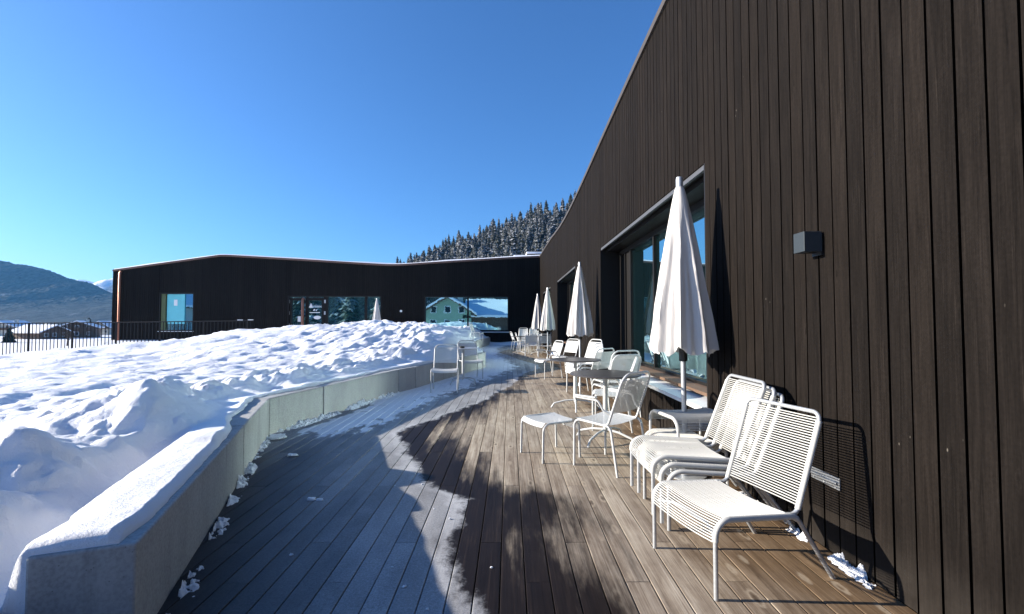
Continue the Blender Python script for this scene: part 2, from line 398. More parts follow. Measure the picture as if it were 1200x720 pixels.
def terrain_mat(name, kind):
    m, nt, b = mat(name); p = geo_pos(nt)
    if kind == 'ground':
        n = noise_(nt, p, .05, 5); c = mix(nt, n, (.80,.82,.86), (.88,.885,.9))
        bump(nt, b, noise_(nt, p, .8, 6), .5, .3)
    elif kind == 'mountain':
        n1 = noise_(nt, scaled(nt, p, (1,1,.5)), .006, 8, .65, .6); n2 = noise_(nt, scaled(nt, p, (1,.4,.35)), .09, 5, .75)
        n3 = noise_(nt, scaled(nt, p, (1,.5,.35)), .0055, 3, .5)
        forest = ramp(nt, n2, [(.42, (.002,.005,.005)), (.58, (.032,.044,.046))])
        gap = math_(nt, 'MULTIPLY', smoothstep(nt, n1, .60, .70), smoothstep(nt, n2, .48, .62))
        c = mix(nt, math_(nt, 'MULTIPLY', gap, .28), forest, (.75,.78,.82))
        c = mix(nt, smoothstep(nt, n3, .70, .73), c, (.8,.82,.86))
        bump(nt, b, n2, .5, 8)
    elif kind == 'peak':
        n1 = noise_(nt, p, .004, 7, .65); c = ramp(nt, n1, [(.38, (.25,.26,.28)), (.46, (.8,.82,.86))])
        bump(nt, b, n1, .8, 60)
    else:
        n1 = noise_(nt, p, .05, 5); c = ramp(nt, n1, [(.4, (.03,.035,.03)), (.62, (.6,.62,.66))])
    L(nt, c, b.inputs['Base Color']); b.inputs['Roughness'].default_value = .8; b.inputs['Specular IOR Level'].default_value = .1
    return m
M['ground'] = terrain_mat('snow_field', 'ground'); M['mountain'] = terrain_mat('forested_mountain', 'mountain')
M['peak'] = terrain_mat('snow_peak', 'peak'); M['hill'] = terrain_mat('forest_floor', 'hill')

# ------------------------------------------------------------------ the site
WX = 2.02                 # outer face of the long wall
FY = 30.0                 # face of the far wing
ROOF = [(-8,5.62),(1,5.61),(5.8,5.58),(7,5.54),(8.9,5.46),(10.3,5.39),(11.6,5.32),(13.2,5.25),(14.8,5.205),(16.3,5.20),(18,5.25),(19.6,5.34),(21.7,5.48),(25,5.62),(30,5.80)]
FROOF = [(-26.1,4.85),(-22.5,5.36),(-18.97,5.86),(-14,5.58),(-8.6,5.25),(-8,5.225),(-7.2,5.23),(-5,5.38),(0,5.70),(2.05,5.80)]
WIN = [(4.66,10.06,3.10,.53),(13.95,19.2,3.2,.53),(22.4,27.2,3.22,.0)]        # y0, y1, head, sill of the right wall openings
FWIN = [(-23.02,-20.75,3.42,.88),(-14.6,-8.44,3.22,.0),(-5.63,-.05,3.2,.88)]  # x0, x1, head, sill in the far wing

# --- deck -----------------------------------------------------------------
FPX = [(553,719),(540,684),(529,656),(527,627),(544,613),(547,582),(522,576),(493,564),(467,507),(500,495),(562,472),(600,450.6),(611,439),(634,431.7)]
FROST = [(0.5,-.05),(1.6,-.10)] + [G(*p)[::-1] for p in FPX] + [(15.6,.95),(17.7,.40),(20.3,-.15),(22,-.5),(24,-.2),(26.6,.6),(28,1.4),(30,2.2)]
FROST = [(y, x+.02*math.sin(y*9)+.015*math.sin(y*23)) for y, x in FROST]
W0 = G(160,637,.47)
WPX = [(204,707),(285,557),(315,510),(379,489),(467,460),(487,455),(569,430)]
WALL = [(W0[0]+.16, W0[1]-.4), W0] + [G(*p) for p in WPX] + [(-1.0,16.5),(-1.6,20),(-1.72,25),(-1.3,29.4),(-1.25,30.2)]
WALLF = [(y, x) for x, y in WALL]
def xwall(y): return interp(WALLF, y)

def build_deck():
    V = []; Fc = []; rn = []; dm = []; fro = []; thn = []
    x = -.048 - .14*24; k = 0
    while x < WX - .02:
        x1 = min(x+.134, WX+.015)
        y = .35; first = True
        joints = [2.53 + (0 if k % 2 else 1.5) + i*4.0 + (0.0 if i % 2 else .06) for i in range(-1, 8)] if k % 4 < 2 else [3.05 + (0 if k % 2 else 2.1) + i*4.4 for i in range(-1, 8)]
        ends = [.35] + [j for j in joints if .6 < j < FY-.3] + [FY]
        for y0, y1 in zip(ends, ends[1:]):
            r = random.random(); n = max(2, int((y1-y0)/(.09 if y0 < 8 else .16)))
            dz = random.uniform(-.0012, .0012)
            base = len(V)
            for i in range(n+1):
                yy = y0+.002 + (y1-y0-.004)*i/n
                for q, (xx, zz) in enumerate(((x,-.03),(x,-.002),(x+.003,0),(x+.067,.0006),(x1-.003,0),(x1,-.002),(x1,-.03))):
                    V.append((xx, yy, zz+dz))
                    d = xx - interp(FROST, yy)
                    if yy > 8.5: d += .0
                    dm.append(d)
                    # thicker trodden snow lies along the concrete wall further back, spread wider to paint in reflected window light
                    t = sstep(2.1, .5, xx - xwall(yy)) * sstep(5.0, 6.4, yy) * sstep(.02,.35, xx-xwall(yy)+max(0,yy-8)) * .78
                    t = max(t, sstep(.9, .2, xx-xwall(yy))*sstep(8.2, 9.2, yy)*.62, sstep(27.5, 29.4, yy)*.9)
                    fro.append(t); thn.append(max(sstep(.05, 1.15, xx-xwall(yy)), sstep(4.2, 6.2, yy)))
            for i in range(n):
                for q in range(6):
                    a = base+i*7+q; Fc.append((a, a+1, a+8, a+7)); rn.append(r)
            Fc.append(tuple(base+q for q in range(7))); rn.append(r)
            Fc.append(tuple(base+n*7+q for q in reversed(range(7)))); rn.append(r)
        x += .14; k += 1
    me = bpy.data.meshes.new('deck'); me.from_pydata(V, [], Fc); me.materials.append(M['deck'])
    a = me.attributes.new('rnd', 'FLOAT', 'FACE'); a.data.foreach_set('value', rn)
    a = me.attributes.new('dmp', 'FLOAT', 'POINT'); a.data.foreach_set('value', dm)
    a = me.attributes.new('thin', 'FLOAT', 'POINT'); a.data.foreach_set('value', thn)
    a = me.attributes.new('frost', 'FLOAT', 'POINT'); a.data.foreach_set('value', fro)
    o = bpy.data.objects.new('deck', me); COL.objects.link(o); setting(o)
    b = MB(); b.box(-3.6, WX+.6, .35, FY, -.12, -.045); setting(b.build('deck_substructure', M['gap']))
build_deck()

# --- cladding: real boards with shadow grooves ------------------------------
def clad_strip(mb, P, a0, a1, z0, z1fn, rnd, gap=.0125, depth=.026):
    """P(a, d, z) -> point; d = depth behind the face"""
    if a1-a0 < gap*2.2: return
    za, zb = z1fn(a0), z1fn(a1)
    j = random.uniform(-.0015,.0015)
    b = a1-gap
    mb.quad((P(a0,j,z0),P(b,j,z0),P(b,j,zb),P(a0,j,za)), rnd)
    mb.quad((P(b,j,z0),P(b,depth,z0),P(b,depth,zb),P(b,j,zb)), rnd, 1)
    mb.quad((P(a0,depth,z0),P(a0,j,z0),P(a0,j,za),P(a0,depth,za)), rnd, 1)
    mb.quad((P(b,depth,z0),P(a1,depth,z0),P(a1,depth,zb),P(b,depth,zb)), 0.0, 1)
    mb.quad((P(a0,j,za),P(b,j,zb),P(b,depth,zb),P(a0,depth,za)), rnd)
    mb.quad((P(a0,depth,z0),P(b,depth,z0),P(b,j,z0),P(a0,j,z0)), rnd)
def cladding(name, P, lo, hi, pitch, roof, wins, m, parent):
    mb = MB(); edges = []; a = lo
    while a < hi: edges.append(a); a += pitch
    edges.append(hi)
    for w in wins:
        edges = [e for e in edges if abs(e-w[0]) > .03 and abs(e-w[1]) > .03] + [w[0], w[1]]
    edges = sorted(edges)
    for a0, a1 in zip(edges, edges[1:]):
        r = random.random(); c = (a0+a1)/2; w = [q for q in wins if q[0] < c < q[1]]
        rf = lambda y: roof(y)
        if not w: clad_strip(mb, P, a0, a1, -.25 if name == 'far_cladding' else .012, rf, r)
        else:
            w = w[0]
            clad_strip(mb, P, a0, a1, w[2], rf, r)
            if w[3] > .1: clad_strip(mb, P, a0, a1, -.25 if name == 'far_cladding' else .012, lambda q: w[3], random.random())
    return mb.build(name.replace('far_',''), [m, M['gap']], parent)

BLD = thing('timber_building', 'long low building clad in black brown vertical boards around the deck', 'building', (WX, FY, 0))
def bpart(mb, name, m, parent=None, **k):
    o = mb.build(name, m, parent or BLD, **k)
    o.matrix_parent_inverse = Matrix.Translation((-WX, -FY, 0)) if (parent is None) else Matrix.Identity(4)
    return o
o = cladding('cladding', lambda a,d,z: (WX+d, a, z), -7.0, FY, .1327, lambda y: interp(ROOF, y), WIN, M['wall'], BLD)
o.matrix_parent_inverse = Matrix.Translation((-WX,-FY,0)); o['label'] = 'tall sunlit wall of brown boards beside the deck'
o = cladding('far_cladding', lambda a,d,z: (a, FY+d, z), -26.1, WX, .145, lambda x: interp(FROOF, x), FWIN, M['far_wall'], BLD)
o.matrix_parent_inverse = Matrix.Translation((-WX,-FY,0)); o['label'] = 'shaded black wall of the far wing'
# solid core behind the boards, split round the openings
def core(lo, hi, wins, roof, boxfn, step=1.0):
    mb = MB(); edges = sorted(set([lo+i*step for i in range(int((hi-lo)/step)+1)] + [hi] + [w[0] for w in wins] + [w[1] for w in wins]))
    for a0, a1 in zip(edges, edges[1:]):
        if a1-a0 < 1e-4: continue
        c = (a0+a1)/2; w = [q for q in wins if q[0] < c < q[1]]
        top = min(roof(a0), roof(a1))-.03
        if not w: boxfn(mb, a0, a1, -.3, top)
        else:
            boxfn(mb, a0, a1, w[0][2], top)
            if w[0][3] > .1: boxfn(mb, a0, a1, -.3, w[0][3])
    return mb
bpart(core(-7, FY+.7, WIN, lambda y: interp(ROOF, y), lambda m,a0,a1,z0,z1: m.box(WX+.024, WX+.46, a0, a1, z0, z1)), 'wall_core', M['gap'])
bpart(core(-26.1, WX+.02, FWIN, lambda x: interp(FROOF, x), lambda m,a0,a1,z0,z1: m.box(a0, a1, FY+.024, FY+.36, z0, z1)), 'wall_core', M['gap'])
# roofs, copper roof edge, snow on the roofs
mb = MB(); ms = MB(); mf = MB(); mr = MB()
ys = [-7+i*.5 for i in range(int(37/.5)+1)]
for a, b in zip(ys, ys[1:]):
    za, zb = interp(ROOF, a), interp(ROOF, b)
    mb.quad(((WX-.03,a,za+.005),(WX+12,a,za+.9),(WX+12,b,zb+.9),(WX-.03,b,zb+.005)))
    for (x0,x1,t0,t1) in ((WX-.035,WX+.05,-.035,.055),):
        mr.v += [(x0,a,za+t0),(x1,a,za+t0),(x1,a,za+t1),(x0,a,za+t1),(x0,b,zb+t0),(x1,b,zb+t0),(x1,b,zb+t1),(x0,b,zb+t1)]
        i = len(mr.v)-8
        for q in ((0,1,5,4),(1,2,6,5),(2,3,7,6),(3,0,4,7)): mr.f.append(tuple(i+k for k in q)); mr.a.append(0); mr.m.append(0)
xs = [-26.1+i*.5 for i in range(int(28.1/.5)+1)] + [WX]
for a, b in zip(xs, xs[1:]):
    za, zb = interp(FROOF, a), interp(FROOF, b)
    mb.quad(((a,FY-.03,za+.005),(b,FY-.03,zb+.005),(b,FY+10,zb+.25),(a,FY+10,za+.25)))
    i = len(mf.v)
    mf.v += [(a,FY-.05,za-.05),(a,FY+.06,za-.05),(a,FY+.06,za+.07),(a,FY-.05,za+.07),(b,FY-.05,zb-.05),(b,FY+.06,zb-.05),(b,FY+.06,zb+.07),(b,FY-.05,zb+.07)]
    for q in ((0,1,5,4),(1,2,6,5),(2,3,7,6),(3,0,4,7)): mf.f.append(tuple(i+k for k in q)); mf.a.append(0); mf.m.append(0)
    sa, sb = .07+.05*noise.noise((a*.4,3,0)), .07+.05*noise.noise((b*.4,3,0))
    ms.quad(((a,FY+.02,za+.07),(b,FY+.02,zb+.07),(b,FY+.10,zb+.075+sb),(a,FY+.10,za+.075+sa)))
    ms.quad(((a,FY+.10,za+.075+sa),(b,FY+.10,zb+.075+sb),(b,FY+9.8,zb+.33+sb),(a,FY+9.8,za+.33+sa)))
bpart(mb, 'roof', M['frame']); bpart(mf, 'roof_edge', M['fascia']); bpart(mr, 'roof_edge', M['edge']); bpart(ms, 'roof_snow', M['roof_snow'], smooth=True)
mb = MB(); mb.box(-26.1, -26.0, FY+.36, FY+10, -.3, 4.85); bpart(mb, 'end_wall', M['far_wall'])
mb = MB(); mb.box(WX+.46, WX+12, FY+.5, FY+.6, 0, 6.2); bpart(mb, 'end_wall', M['far_wall'])
# the little snow-covered roof box near the corner
mb = MB(); ms = MB()
mb.box(.35, 2.0, FY+3.0, FY+5, 5.4, 6.15); bpart(mb, 'roof_box', M['frame'])
mb = MB(); mb.box(1.35, 2.9, FY+5.1, FY+7, 5.4, 6.75); bpart(mb, 'roof_box', M['frame'])
ms.box(.3, 2.05, FY+2.95, FY+5.05, 6.152, 6.36); bpart(ms, 'roof_snow', M['roof_snow'], bevel=.06)
ms = MB(); ms.box(1.3, 2.95, FY+5.06, FY+7.05, 6.752, 6.92); bpart(ms, 'roof_snow', M['roof_snow'], bevel=.06)

def right_window(y0, y1, head, sill, bench):
    g = 2.5; zt = 2.95 if head < 3.15 else 3.05; zb = .66 if sill > .1 else .12
    fr = MB()
    # deep reveal
    fr.box(WX+.002, g+.16, y0-.02, y0+.012, sill+.02, head); fr.box(WX+.002, g+.16, y1-.012, y1+.02, sill+.02, head)
    fr.box(WX+.06, g+.16, y0+.012, y1-.012, head-.02, head+.02)
    fr.box(g-.34, g+.06, y0+.012, y1-.012, zt+.06, head-.02)      # blind box / head
    fr.box(g-.06, g+.07, y0+.012, y1-.012, zt-.03, zt+.06)
    fr.box(g-.04, g+.07, y0+.012, y1-.012, zb-.05, zb+.03)
    door = y1-.86
    for yy, w in ((y0+.04,.05),(y0+3.05,.06),(door,.07),(y1-.05,.07),(y1-.45,.05)):
        fr.box(g-.05, g+.07, yy-w/2, yy+w/2, zb+.03, zt-.03)
    fr.box(g-.02, g+.05, door+.035, y1-.475, zb+.03, zt-.03)       # dark sliding leaf
    f = bpart(fr, 'window', M['frame'])
    p = MB(); p.box(g, g+.02, y0+.012, door, zb, zt)
    q = p.build('pane', M['glass'], f)
    r = MB(); r.box(WX+.012, WX+.05, y0+.03, y1-.02, head-.055, head-.004); r.build('blind_rail', M['frame_line'], f)
    s = MB(); s.box(WX+.2, g-.04, y0+.012, y1-.012, zb-.045, zb-.008); s.build('sill', M['chalet'], f)
    if bench:
        b = MB(); yy = y0+.015
        while yy < y1-.02:
            e = min(yy+.36, y1-.013); b.box(WX-.055, WX+.30, yy, e-.006, sill+.004, sill+.052, random.random()); yy = e
        b.build('bench_board', M['bench'], f, bevel=.004)
for i, w in enumerate(WIN): right_window(*w, i == 0)

def far_frame(x0, x1, head, sill, mull, label):
    g = FY+.20; fr = MB()
    fr.box(x0-.01, x0+.07, FY+.003, g+.06, sill, head); fr.box(x1-.07, x1+.01, FY+.003, g+.06, sill, head)
    fr.box(x0+.07, x1-.07, FY+.003, g+.06, head-.09, head+.01); fr.box(x0+.07, x1-.07, FY+.05, g+.06, sill, sill+.07)
    for mx, w in mull: fr.box(mx-w/2, mx+w/2, g-.07, g+.06, sill+.07, head-.09)
    f = bpart(fr, 'window', M['frame']); f['label'] = label
    p = MB(); p.box(x0+.07, x1-.07, g, g+.02, sill+.07, head-.09); p.build('pane', M['far_glass'], f)
    return f
f1 = far_frame(*FWIN[0], [], 'square window at the left end of the far wing')
r = MB(); r.box(FWIN[0][0]-.02, FWIN[0][1]+.02, FY-.06, FY+.19, .84, .879); r.build('sill', M['bench'], f1)
r = MB(); r.box(-22.93, -22.66, FY+.06, FY+.17, .96, 3.32); r.build('painted_reveal', M['olive'], f1)  # olive strip painting in the greenish light on the left reveal
r = MB(); r.box(-22.60, -21.45, FY+.14, FY+.17, 1.35, 3.30); r.build('painted_glow_sheet', M['teal'], f1)  # flat sheet coloured turquoise in place of the bright reflection and interior
r = MB(); r.box(-22.15, -21.92, FY+.128, FY+.137, 2.55, 2.95); r.build('notice', M['paper'], f1)
f3 = far_frame(*FWIN[2], [(-2.75,.10)], 'wide two pane window mirroring a chalet')
r = MB(); r.box(-3.0, FWIN[2][1]+.03, FY-.08, FY+.19, .78, .84); r.build('sill', M['bench'], f3)
f2 = far_frame(*FWIN[1], [(-13.35,.14),(-12.15,.30),(-9.5,.16)], 'glazed entrance with two doors and a large pane')
def leaf(x0, x1, z1, m=M['frame']):
    q = MB(); y0, y1 = FY+.10, FY+.185; w_ = .13
    q.box(x0,x0+w_,y0,y1,.02,z1); q.box(x1-w_,x1,y0,y1,.02,z1); q.box(x0+w_,x1-w_,y0,y1,z1-.16,z1); q.box(x0+w_,x1-w_,y0,y1,.02,.22)
    q.build('door', m, f2)
# door leaves with hinges, notice and lettering
def px(x): return (x-CX)/F*FY
def pz(y): return H-(y-HY)/F*FY
g = FY+.19
leaf(px(339.3), px(354.6), 3.05); leaf(px(357.6), px(379), 3.05)
for xx in (338.3, 380.3):
    for yy in (353.5, 367, 381):
        hm = MB(); hm.box(px(xx)-.05, px(xx)+.05, g-.09, g-.072, pz(yy)-.11, pz(yy)+.11); hm.build('hinge', M['galv'], f2)
mb = MB(); mb.box(px(348.2), px(352.8), g-.02, g-.012, pz(377.3), pz(370.8)); mb.build('notice', M['paper'], f2)
# white lettering on the door glass: triangle emblem, a word, a rule, a rounded plate
mb = MB(); z = g-.015
mb.quad(((px(360.8),z,pz(360.7)),(px(366.2),z,pz(360.7)),(px(363.5),z,pz(355.2))))
pts = [(px(371+4.3*math.cos(a)), z, pz(372.1-2.4*math.sin(a)*(1 if math.sin(a) < 0 else .8))) for a in [i*math.pi/10 for i in range(20)]]
mb.quad(pts); mb.quad(((px(362),z,pz(366.9)),(px(374),z,pz(366.9)),(px(374),z,pz(366.0)),(px(362),z,pz(366.0))))
mb.quad(((px(366),z,pz(364.4)),(px(368),z,pz(364.4)),(px(368.4),z,pz(362.4)),(px(367),z,pz(362.2))))
mb.quad(((px(369.3),z,pz(364.8)),(px(371),z,pz(363.2)),(px(371.2),z,pz(362.2)),(px(369),z,pz(363.5))))
mb.build('emblem', M['paper'], f2)
def text(s, x, z, size, y, m, parent):
    cu = bpy.data.curves.new('lettering', 'FONT'); cu.body = s; cu.size = size; cu.extrude = .003
    t = bpy.data.objects.new('tmp', cu); COL.objects.link(t)
    bpy.context.view_layer.update()
    me = bpy.data.meshes.new_from_object(t.evaluated_get(bpy.context.evaluated_depsgraph_get())); COL.objects.unlink(t); bpy.data.objects.remove(t)
    me.materials.clear(); me.materials.append(m)
    o = bpy.data.objects.new('lettering', me); COL.objects.link(o); o.parent = parent
    o.matrix_parent_inverse = Matrix.Identity(4)
    o.location = (x, y, z); o.rotation_euler = (R(90),0,0); return o
text('rimed', px(366.3), pz(360.5), .25, g-.016, M['paper'], f2)
# pale poster behind the door glass
# downpipes
for xx, z1, r in ((px(143), 4.8, .07), (px(356), pz(350), .085)):
    mb = MB(); mb.tube([(xx,FY-.11,-.25),(xx,FY-.11,z1-.12),(xx,FY-.02,z1)], r, 10)
    for zz in (.9, 2.2, 3.4):
        if zz < z1-.3: mb.tube([(xx,FY-.11,zz-.02),(xx,FY-.11,zz+.02)], r+.012, 10)
    bpart(mb, 'downpipe', M['copper'], smooth=True)

# --- concrete retaining wall --------------------------------------------------
CW = thing('retaining_wall', 'low bent concrete wall holding back the snow along the deck', 'wall', (-2.0, 2.0, 0))
seg_pts = [Vector((*p, 0)) for i, p in enumerate(WALL[1:]) if i != 1]
def offset_poly(pts, d):
    out = []
    for k, p in enumerate(pts):
        t0 = (p-pts[k-1]).normalized() if k else None
        t1 = (pts[k+1]-p).normalized() if k < len(pts)-1 else None
        n0 = Vector((-t0.y,t0.x,0)) if t0 else None; n1 = Vector((-t1.y,t1.x,0)) if t1 else None
        if n0 is None: q = p+n1*d
        elif n1 is None: q = p+n0*d
        else:
            m = (n0+n1).normalized(); q = p+m*(d/max(.5, m.dot(n0)))
        out.append(q)
    return out
TH = .38; HT = .47
back = offset_poly(seg_pts, TH)
for k in range(len(seg_pts)-1):
    a, b, c, d = seg_pts[k], seg_pts[k+1], back[k+1], back[k]
    t = (b-a).normalized()*.008; t2 = (c-d).normalized()*.008
    a, b, c, d = a+t, b-t, c-t2, d+t2
    mb = MB(); lo = -.04
    i = [(p.x,p.y,z) for z in (lo,HT) for p in (a,b,c,d)]
    mb.v = i
    for q in ((0,3,2,1),(4,5,6,7),(0,1,5,4),(1,2,6,5),(2,3,7,6),(3,0,4,7)): mb.f.append(q); mb.a.append(0); mb.m.append(0)
    o = mb.build('wall_segment', M['concrete'], CW, bevel=.012); o.matrix_parent_inverse = Matrix.Translation((2,-2,0))

# --- snow bed beside the wall ----------------------------------------------------
CREST = [(-60,-1.2),(-30,-.35),(-22,.00),(-19,.17),(-15,.50),(-12.7,.74),(-11,.94),(-9.5,1.10),(-8,1.27),(-6.5,1.37),(-4.5,1.43),(-3,1.42),(-1.9,1.34),(-1.2,1.24),(0,1.2)]
def fract(x, y, s, o=4, seed=0.0): return noise.fractal((x*s+seed, y*s-seed, seed*1.7), 1.0, 2.0, o)
def snow_z(X, Y, d):
    """d = distance left of the wall's front face"""
    near = .44 if X > -8 else interp([(-60,-.4),(-30,.0),(-14,.32),(-8,.44)], X)
    b = sstep(9.0, 17.0, Y)
    z = near + (interp(CREST, X)-near)*b
    if Y > 17: z -= (Y-17)*.035*(1 if z > .3 else .5)
    if Y > 12: z = HT-.02 + (z-HT+.02)*sstep(.0, .75+.25*fract(Y,0,.8,2,3), d)
    # ploughed heap close to the wall
    lump = .5+.9*fract(X, Y, .75, 3, 5.2)
    z += max(0, lump)*.19*math.exp(-((d-1.05)/.55)**2)*sstep(2.6,4.2,Y)*sstep(10.5,8.5,Y)
    z += (.20+.12*fract(X,Y,1.9,3,2.7))*math.exp(-((X+3.55)/.55)**2-((Y-4.35)/.6)**2) + .11*math.exp(-((X+3.45)/.5)**2-((Y-3.15)/.35)**2)
    z += .10*math.exp(-((X+4.3)/.5)**2-((Y-5.6)/.6)**2)
    # hollow behind the near end
    z -= .24*math.exp(-((d-.52)/.17)**2)*sstep(4.5,3.4,Y)
    if Y < 3.6: z -= .10*sstep(3.6,2.6,Y)*sstep(1.0,2.2,d)
    z -= .05*sstep(3.4,2.0,Y)*sstep(.5,.8,d)
    amp = sstep(.3, .9, d)
    z += amp*(.10*fract(X, Y, .55, 3, 1.3) + .042*fract(X*1.0, Y*1.4, 2.1, 4, 7.1))
    # old footprints and melt dimples
    c = noise.cell_vector((X*2.2, Y*2.2, 0)) if False else None
    v = noise.voronoi((X*3.9+.4*fract(X,Y,1.3,2,3), Y*2.9, 0.0))[0]
    z += amp*(-.062*math.exp(-(v[0]/.30)**2) + .03*min(1, v[1]-v[0]))*(.5+.5*sstep(1.0,2.4,d))
    heap = math.exp(-((d-.9)/.8)**2)
    v2 = noise.voronoi((X*1.5+3, Y*1.5, 2.0))[0]
    z += amp*heap*.15*(1-min(1, v2[0]*1.35))
    v3 = noise.voronoi((X*.85+9, Y*.75, 5.0))[0]
    z += amp*.07*sstep(9,13,Y)*sstep(-9,-3,X)*(.6-min(1, v3[0]*1.2)) + amp*.05*sstep(9,12,Y)*fract(X,Y,2.6,3,6.6)
    wx, wy = X+.25*fract(X,Y,1.7,2,1.1), Y+.25*fract(X,Y,1.7,2,8.8)
    for sc, hh, q in ((1.9,.15,0),(4.6,.062,1),(9.0,.042,1)):
        dd, pp = noise.voronoi((wx*sc, wy*sc, 0.37))[:2]
        rnd = noise.cell((pp[0].x*91.7, pp[0].y*57.3, 3.1))
        k = max(heap*sstep(3.6,5.2,Y), (.9 if q else .35)*sstep(10,13.5,Y)*sstep(-10,-5,X), .25)
        z += amp*hh*k*max(0.0, rnd)*sstep(.02,.30,dd[1]-dd[0])
    z += amp*.09*(.35-abs(fract(X, Y, 1.15, 4, 12.0)))*(1 if d < 2.2 and Y < 9 else .5)
    if Y < 5.2:
        nr = sstep(.42,.62,d)*sstep(5.2,3.8,Y)
        dn, pn = noise.voronoi((wx*2.6+5, wy*2.6, 1.9))[:2]
        z += nr*(.05*fract(X, Y, 2.3, 4, 21.0) + .075*max(0.0, noise.cell((pn[0].x*77.1, pn[0].y*43.7, 1.3)))*sstep(.02,.28,dn[1]-dn[0]) + .02*fract(X,Y,9.0,3,30.0))
    z += amp*(.022*fract(X, Y, 5.0, 4, 2.2) + .03*max(0, fract(X, Y, 3.1, 3, 15.0))*sstep(2.2,3.5,Y))
    if Y > 6.5:
        cap = max(.50, (interp(FROST, Y)-.05-X)*(.352+.055*sstep(11,14,Y))) + (.045*fract(X, Y, 3.0, 4, 17.0)+.07*fract(X, Y, 1.3, 3, 27.0))*sstep(.1,.8,d)
        if z > cap-.12: z = cap-.12 + .12*(1-math.exp(-(z-cap+.12)/.12))
    return z
_t = (Vector((*G(285,557),0))-Vector((*W0,0))).normalized(); E_T = (_t.x, _t.y); E_N = (-_t.y, _t.x); E_SL = -_t.x/_t.y
def build_snow():
    NY, NX = 430, 330; Ys = np.exp(np.linspace(math.log(.9), math.log(29.9), NY)); T = 34.0
    ts = T*(np.exp(4.6*np.linspace(0,1,NX))-1)/(math.exp(4.6)-1)
    V = np.empty((NY*NX, 3)); k = 0
    for Y in Ys:
        Y = Y0 = float(Y); xf = xwall(Y)
        i = max(0, min(len(WALL)-2, next((q for q in range(len(WALL)-1) if WALL[q+1][1] >= Y), len(WALL)-2)))
        dx, dy = WALL[i+1][0]-WALL[i][0], WALL[i+1][1]-WALL[i][1]
        cosn = abs(dy)/math.hypot(dx, dy)
        inset = (.065 + .012*fract(0, Y, 4.0, 4, 4.4) + .02*max(0, fract(0, Y, 1.1, 2, 8.4)))/cosn
        if Y > 4.0: inset += (.115+.06*fract(0, Y, 2.2, 4, 4.4))/cosn*sstep(4.1,4.7,Y)*sstep(11.5,9.5,Y)
        for t in ts:
            X = xf - inset - float(t); d = (xf - X)*cosn; e = d - inset*cosn; Y = Y0
            # end line of the wall
            
            
            if Y0 < 4.2:
                Y = Y0 + E_SL*max(-1.2, X-xf)*(1-sstep(2.4,4.2,Y0))
            a = (X-W0[0])*E_N[0] + (Y-W0[1])*E_N[1]        # across the wall
            past = (X-W0[0])*E_T[0] + (Y-W0[1])*E_T[1]     # along the wall, < 0 before its end
            bed = snow_z(X, Y, d)
            capth = .055 + .010*fract(X, Y, 2.2, 3, 6.0) + (.06*max(0, fract(X, Y, 1.6, 3, 9.0)) if Y > 3.6 else 0)
            cap = HT + capth*math.sqrt(max(0, min(1, e/.045)))*math.sqrt(max(0, min(1, (past-.022)/.05)))*(1-.25*sstep(0.25,.4,d)) - .004
            if Y < 4.3: w = sstep(TH-.01, TH+.045, d)
            else: w = sstep(.10, TH+.1, d)*sstep(0, .05, e)
            z = cap*(1-w) + bed*w
            if past < .02:
                inn = sstep(TH+.02, TH+.10, a); f = sstep(.010, .024, past)
                z = z*max(inn, f) + -.08*(1-max(inn, f))
            V[k] = (X, Y, z); k += 1
    Fc = []
    for j in range(NY-1):
        for i in range(NX-1):
            a = j*NX+i; Fc.append((a, a+1, a+NX+1, a+NX))
    me = bpy.data.meshes.new('snow'); me.from_pydata(V.tolist(), [], [q[::-1] for q in Fc]); me.materials.append(M['snow'])
    me.polygons.foreach_set('use_smooth', [True]*len(me.polygons)); me.update()
    o = bpy.data.objects.new('snow', me); COL.objects.link(o); setting(o)
build_snow()

def blob(mb, c, s, seed, n=8, m=6):
    i0 = len(mb.v)
    for a in range(m+1):
        th = math.pi*a/m
        for b in range(n):
            ph = 2*math.pi*b/n
            q = Vector((math.sin(th)*math.cos(ph), math.sin(th)*math.sin(ph), math.cos(th)))
            k = 1+.75*noise.noise(q*1.7+Vector((seed*3.1,seed,0)))
            mb.v.append((c[0]+q.x*s[0]*k, c[1]+q.y*s[1]*k, max(.001, c[2]+q.z*s[2]*k)))
    for a in range(m):
        for b in range(n):
            b2 = (b+1) % n; mb.f.append((i0+a*n+b, i0+(a+1)*n+b, i0+(a+1)*n+b2, i0+a*n+b2)); mb.a.append(0); mb.m.append(0)
mb = MB(); rs = random.Random(3)
def drift(path, y0, y1, width, height, seed, thr, step=.006):
    ny = int((y1-y0)/step); nu = int(width/step*1.1); base = len(mb.v)
    for a in range(ny+1):
        y = y0+(y1-y0)*a/ny; ends = min(1, (y-y0)/.12, (y1-y)/.12)
        for b in range(nu+1):
            u = width*b/nu
            f = .5+.75*noise.fractal((y*3.3+seed, u*4, seed), 1, 2, 3)+.55*noise.fractal((y*21, u*21, seed+3), .8, 2.1, 4)
            h = height*((1-(u/width))**.7*1.5*f*ends - thr)
            px_, py_ = path(y, u); mb.v.append((px_, py_, h if h > 0 else -.012))
    for a in range(ny):
        for b in range(nu):
            q = (base+a*(nu+1)+b, base+a*(nu+1)+b+1, base+(a+1)*(nu+1)+b+1, base+(a+1)*(nu+1)+b)
            if max(mb.v[k][2] for k in q) > 0: mb.f.append(q); mb.a.append(0); mb.m.append(0)
for (a, b, hh, th) in ((2.44,2.92,.062,.30),(2.98,3.34,.05,.30),(3.4,4.0,.03,.5)): drift(lambda y, u: (WX-.002-u-(.012 if y > 2.95 else 0), y), a, b, .085, hh, a, th)
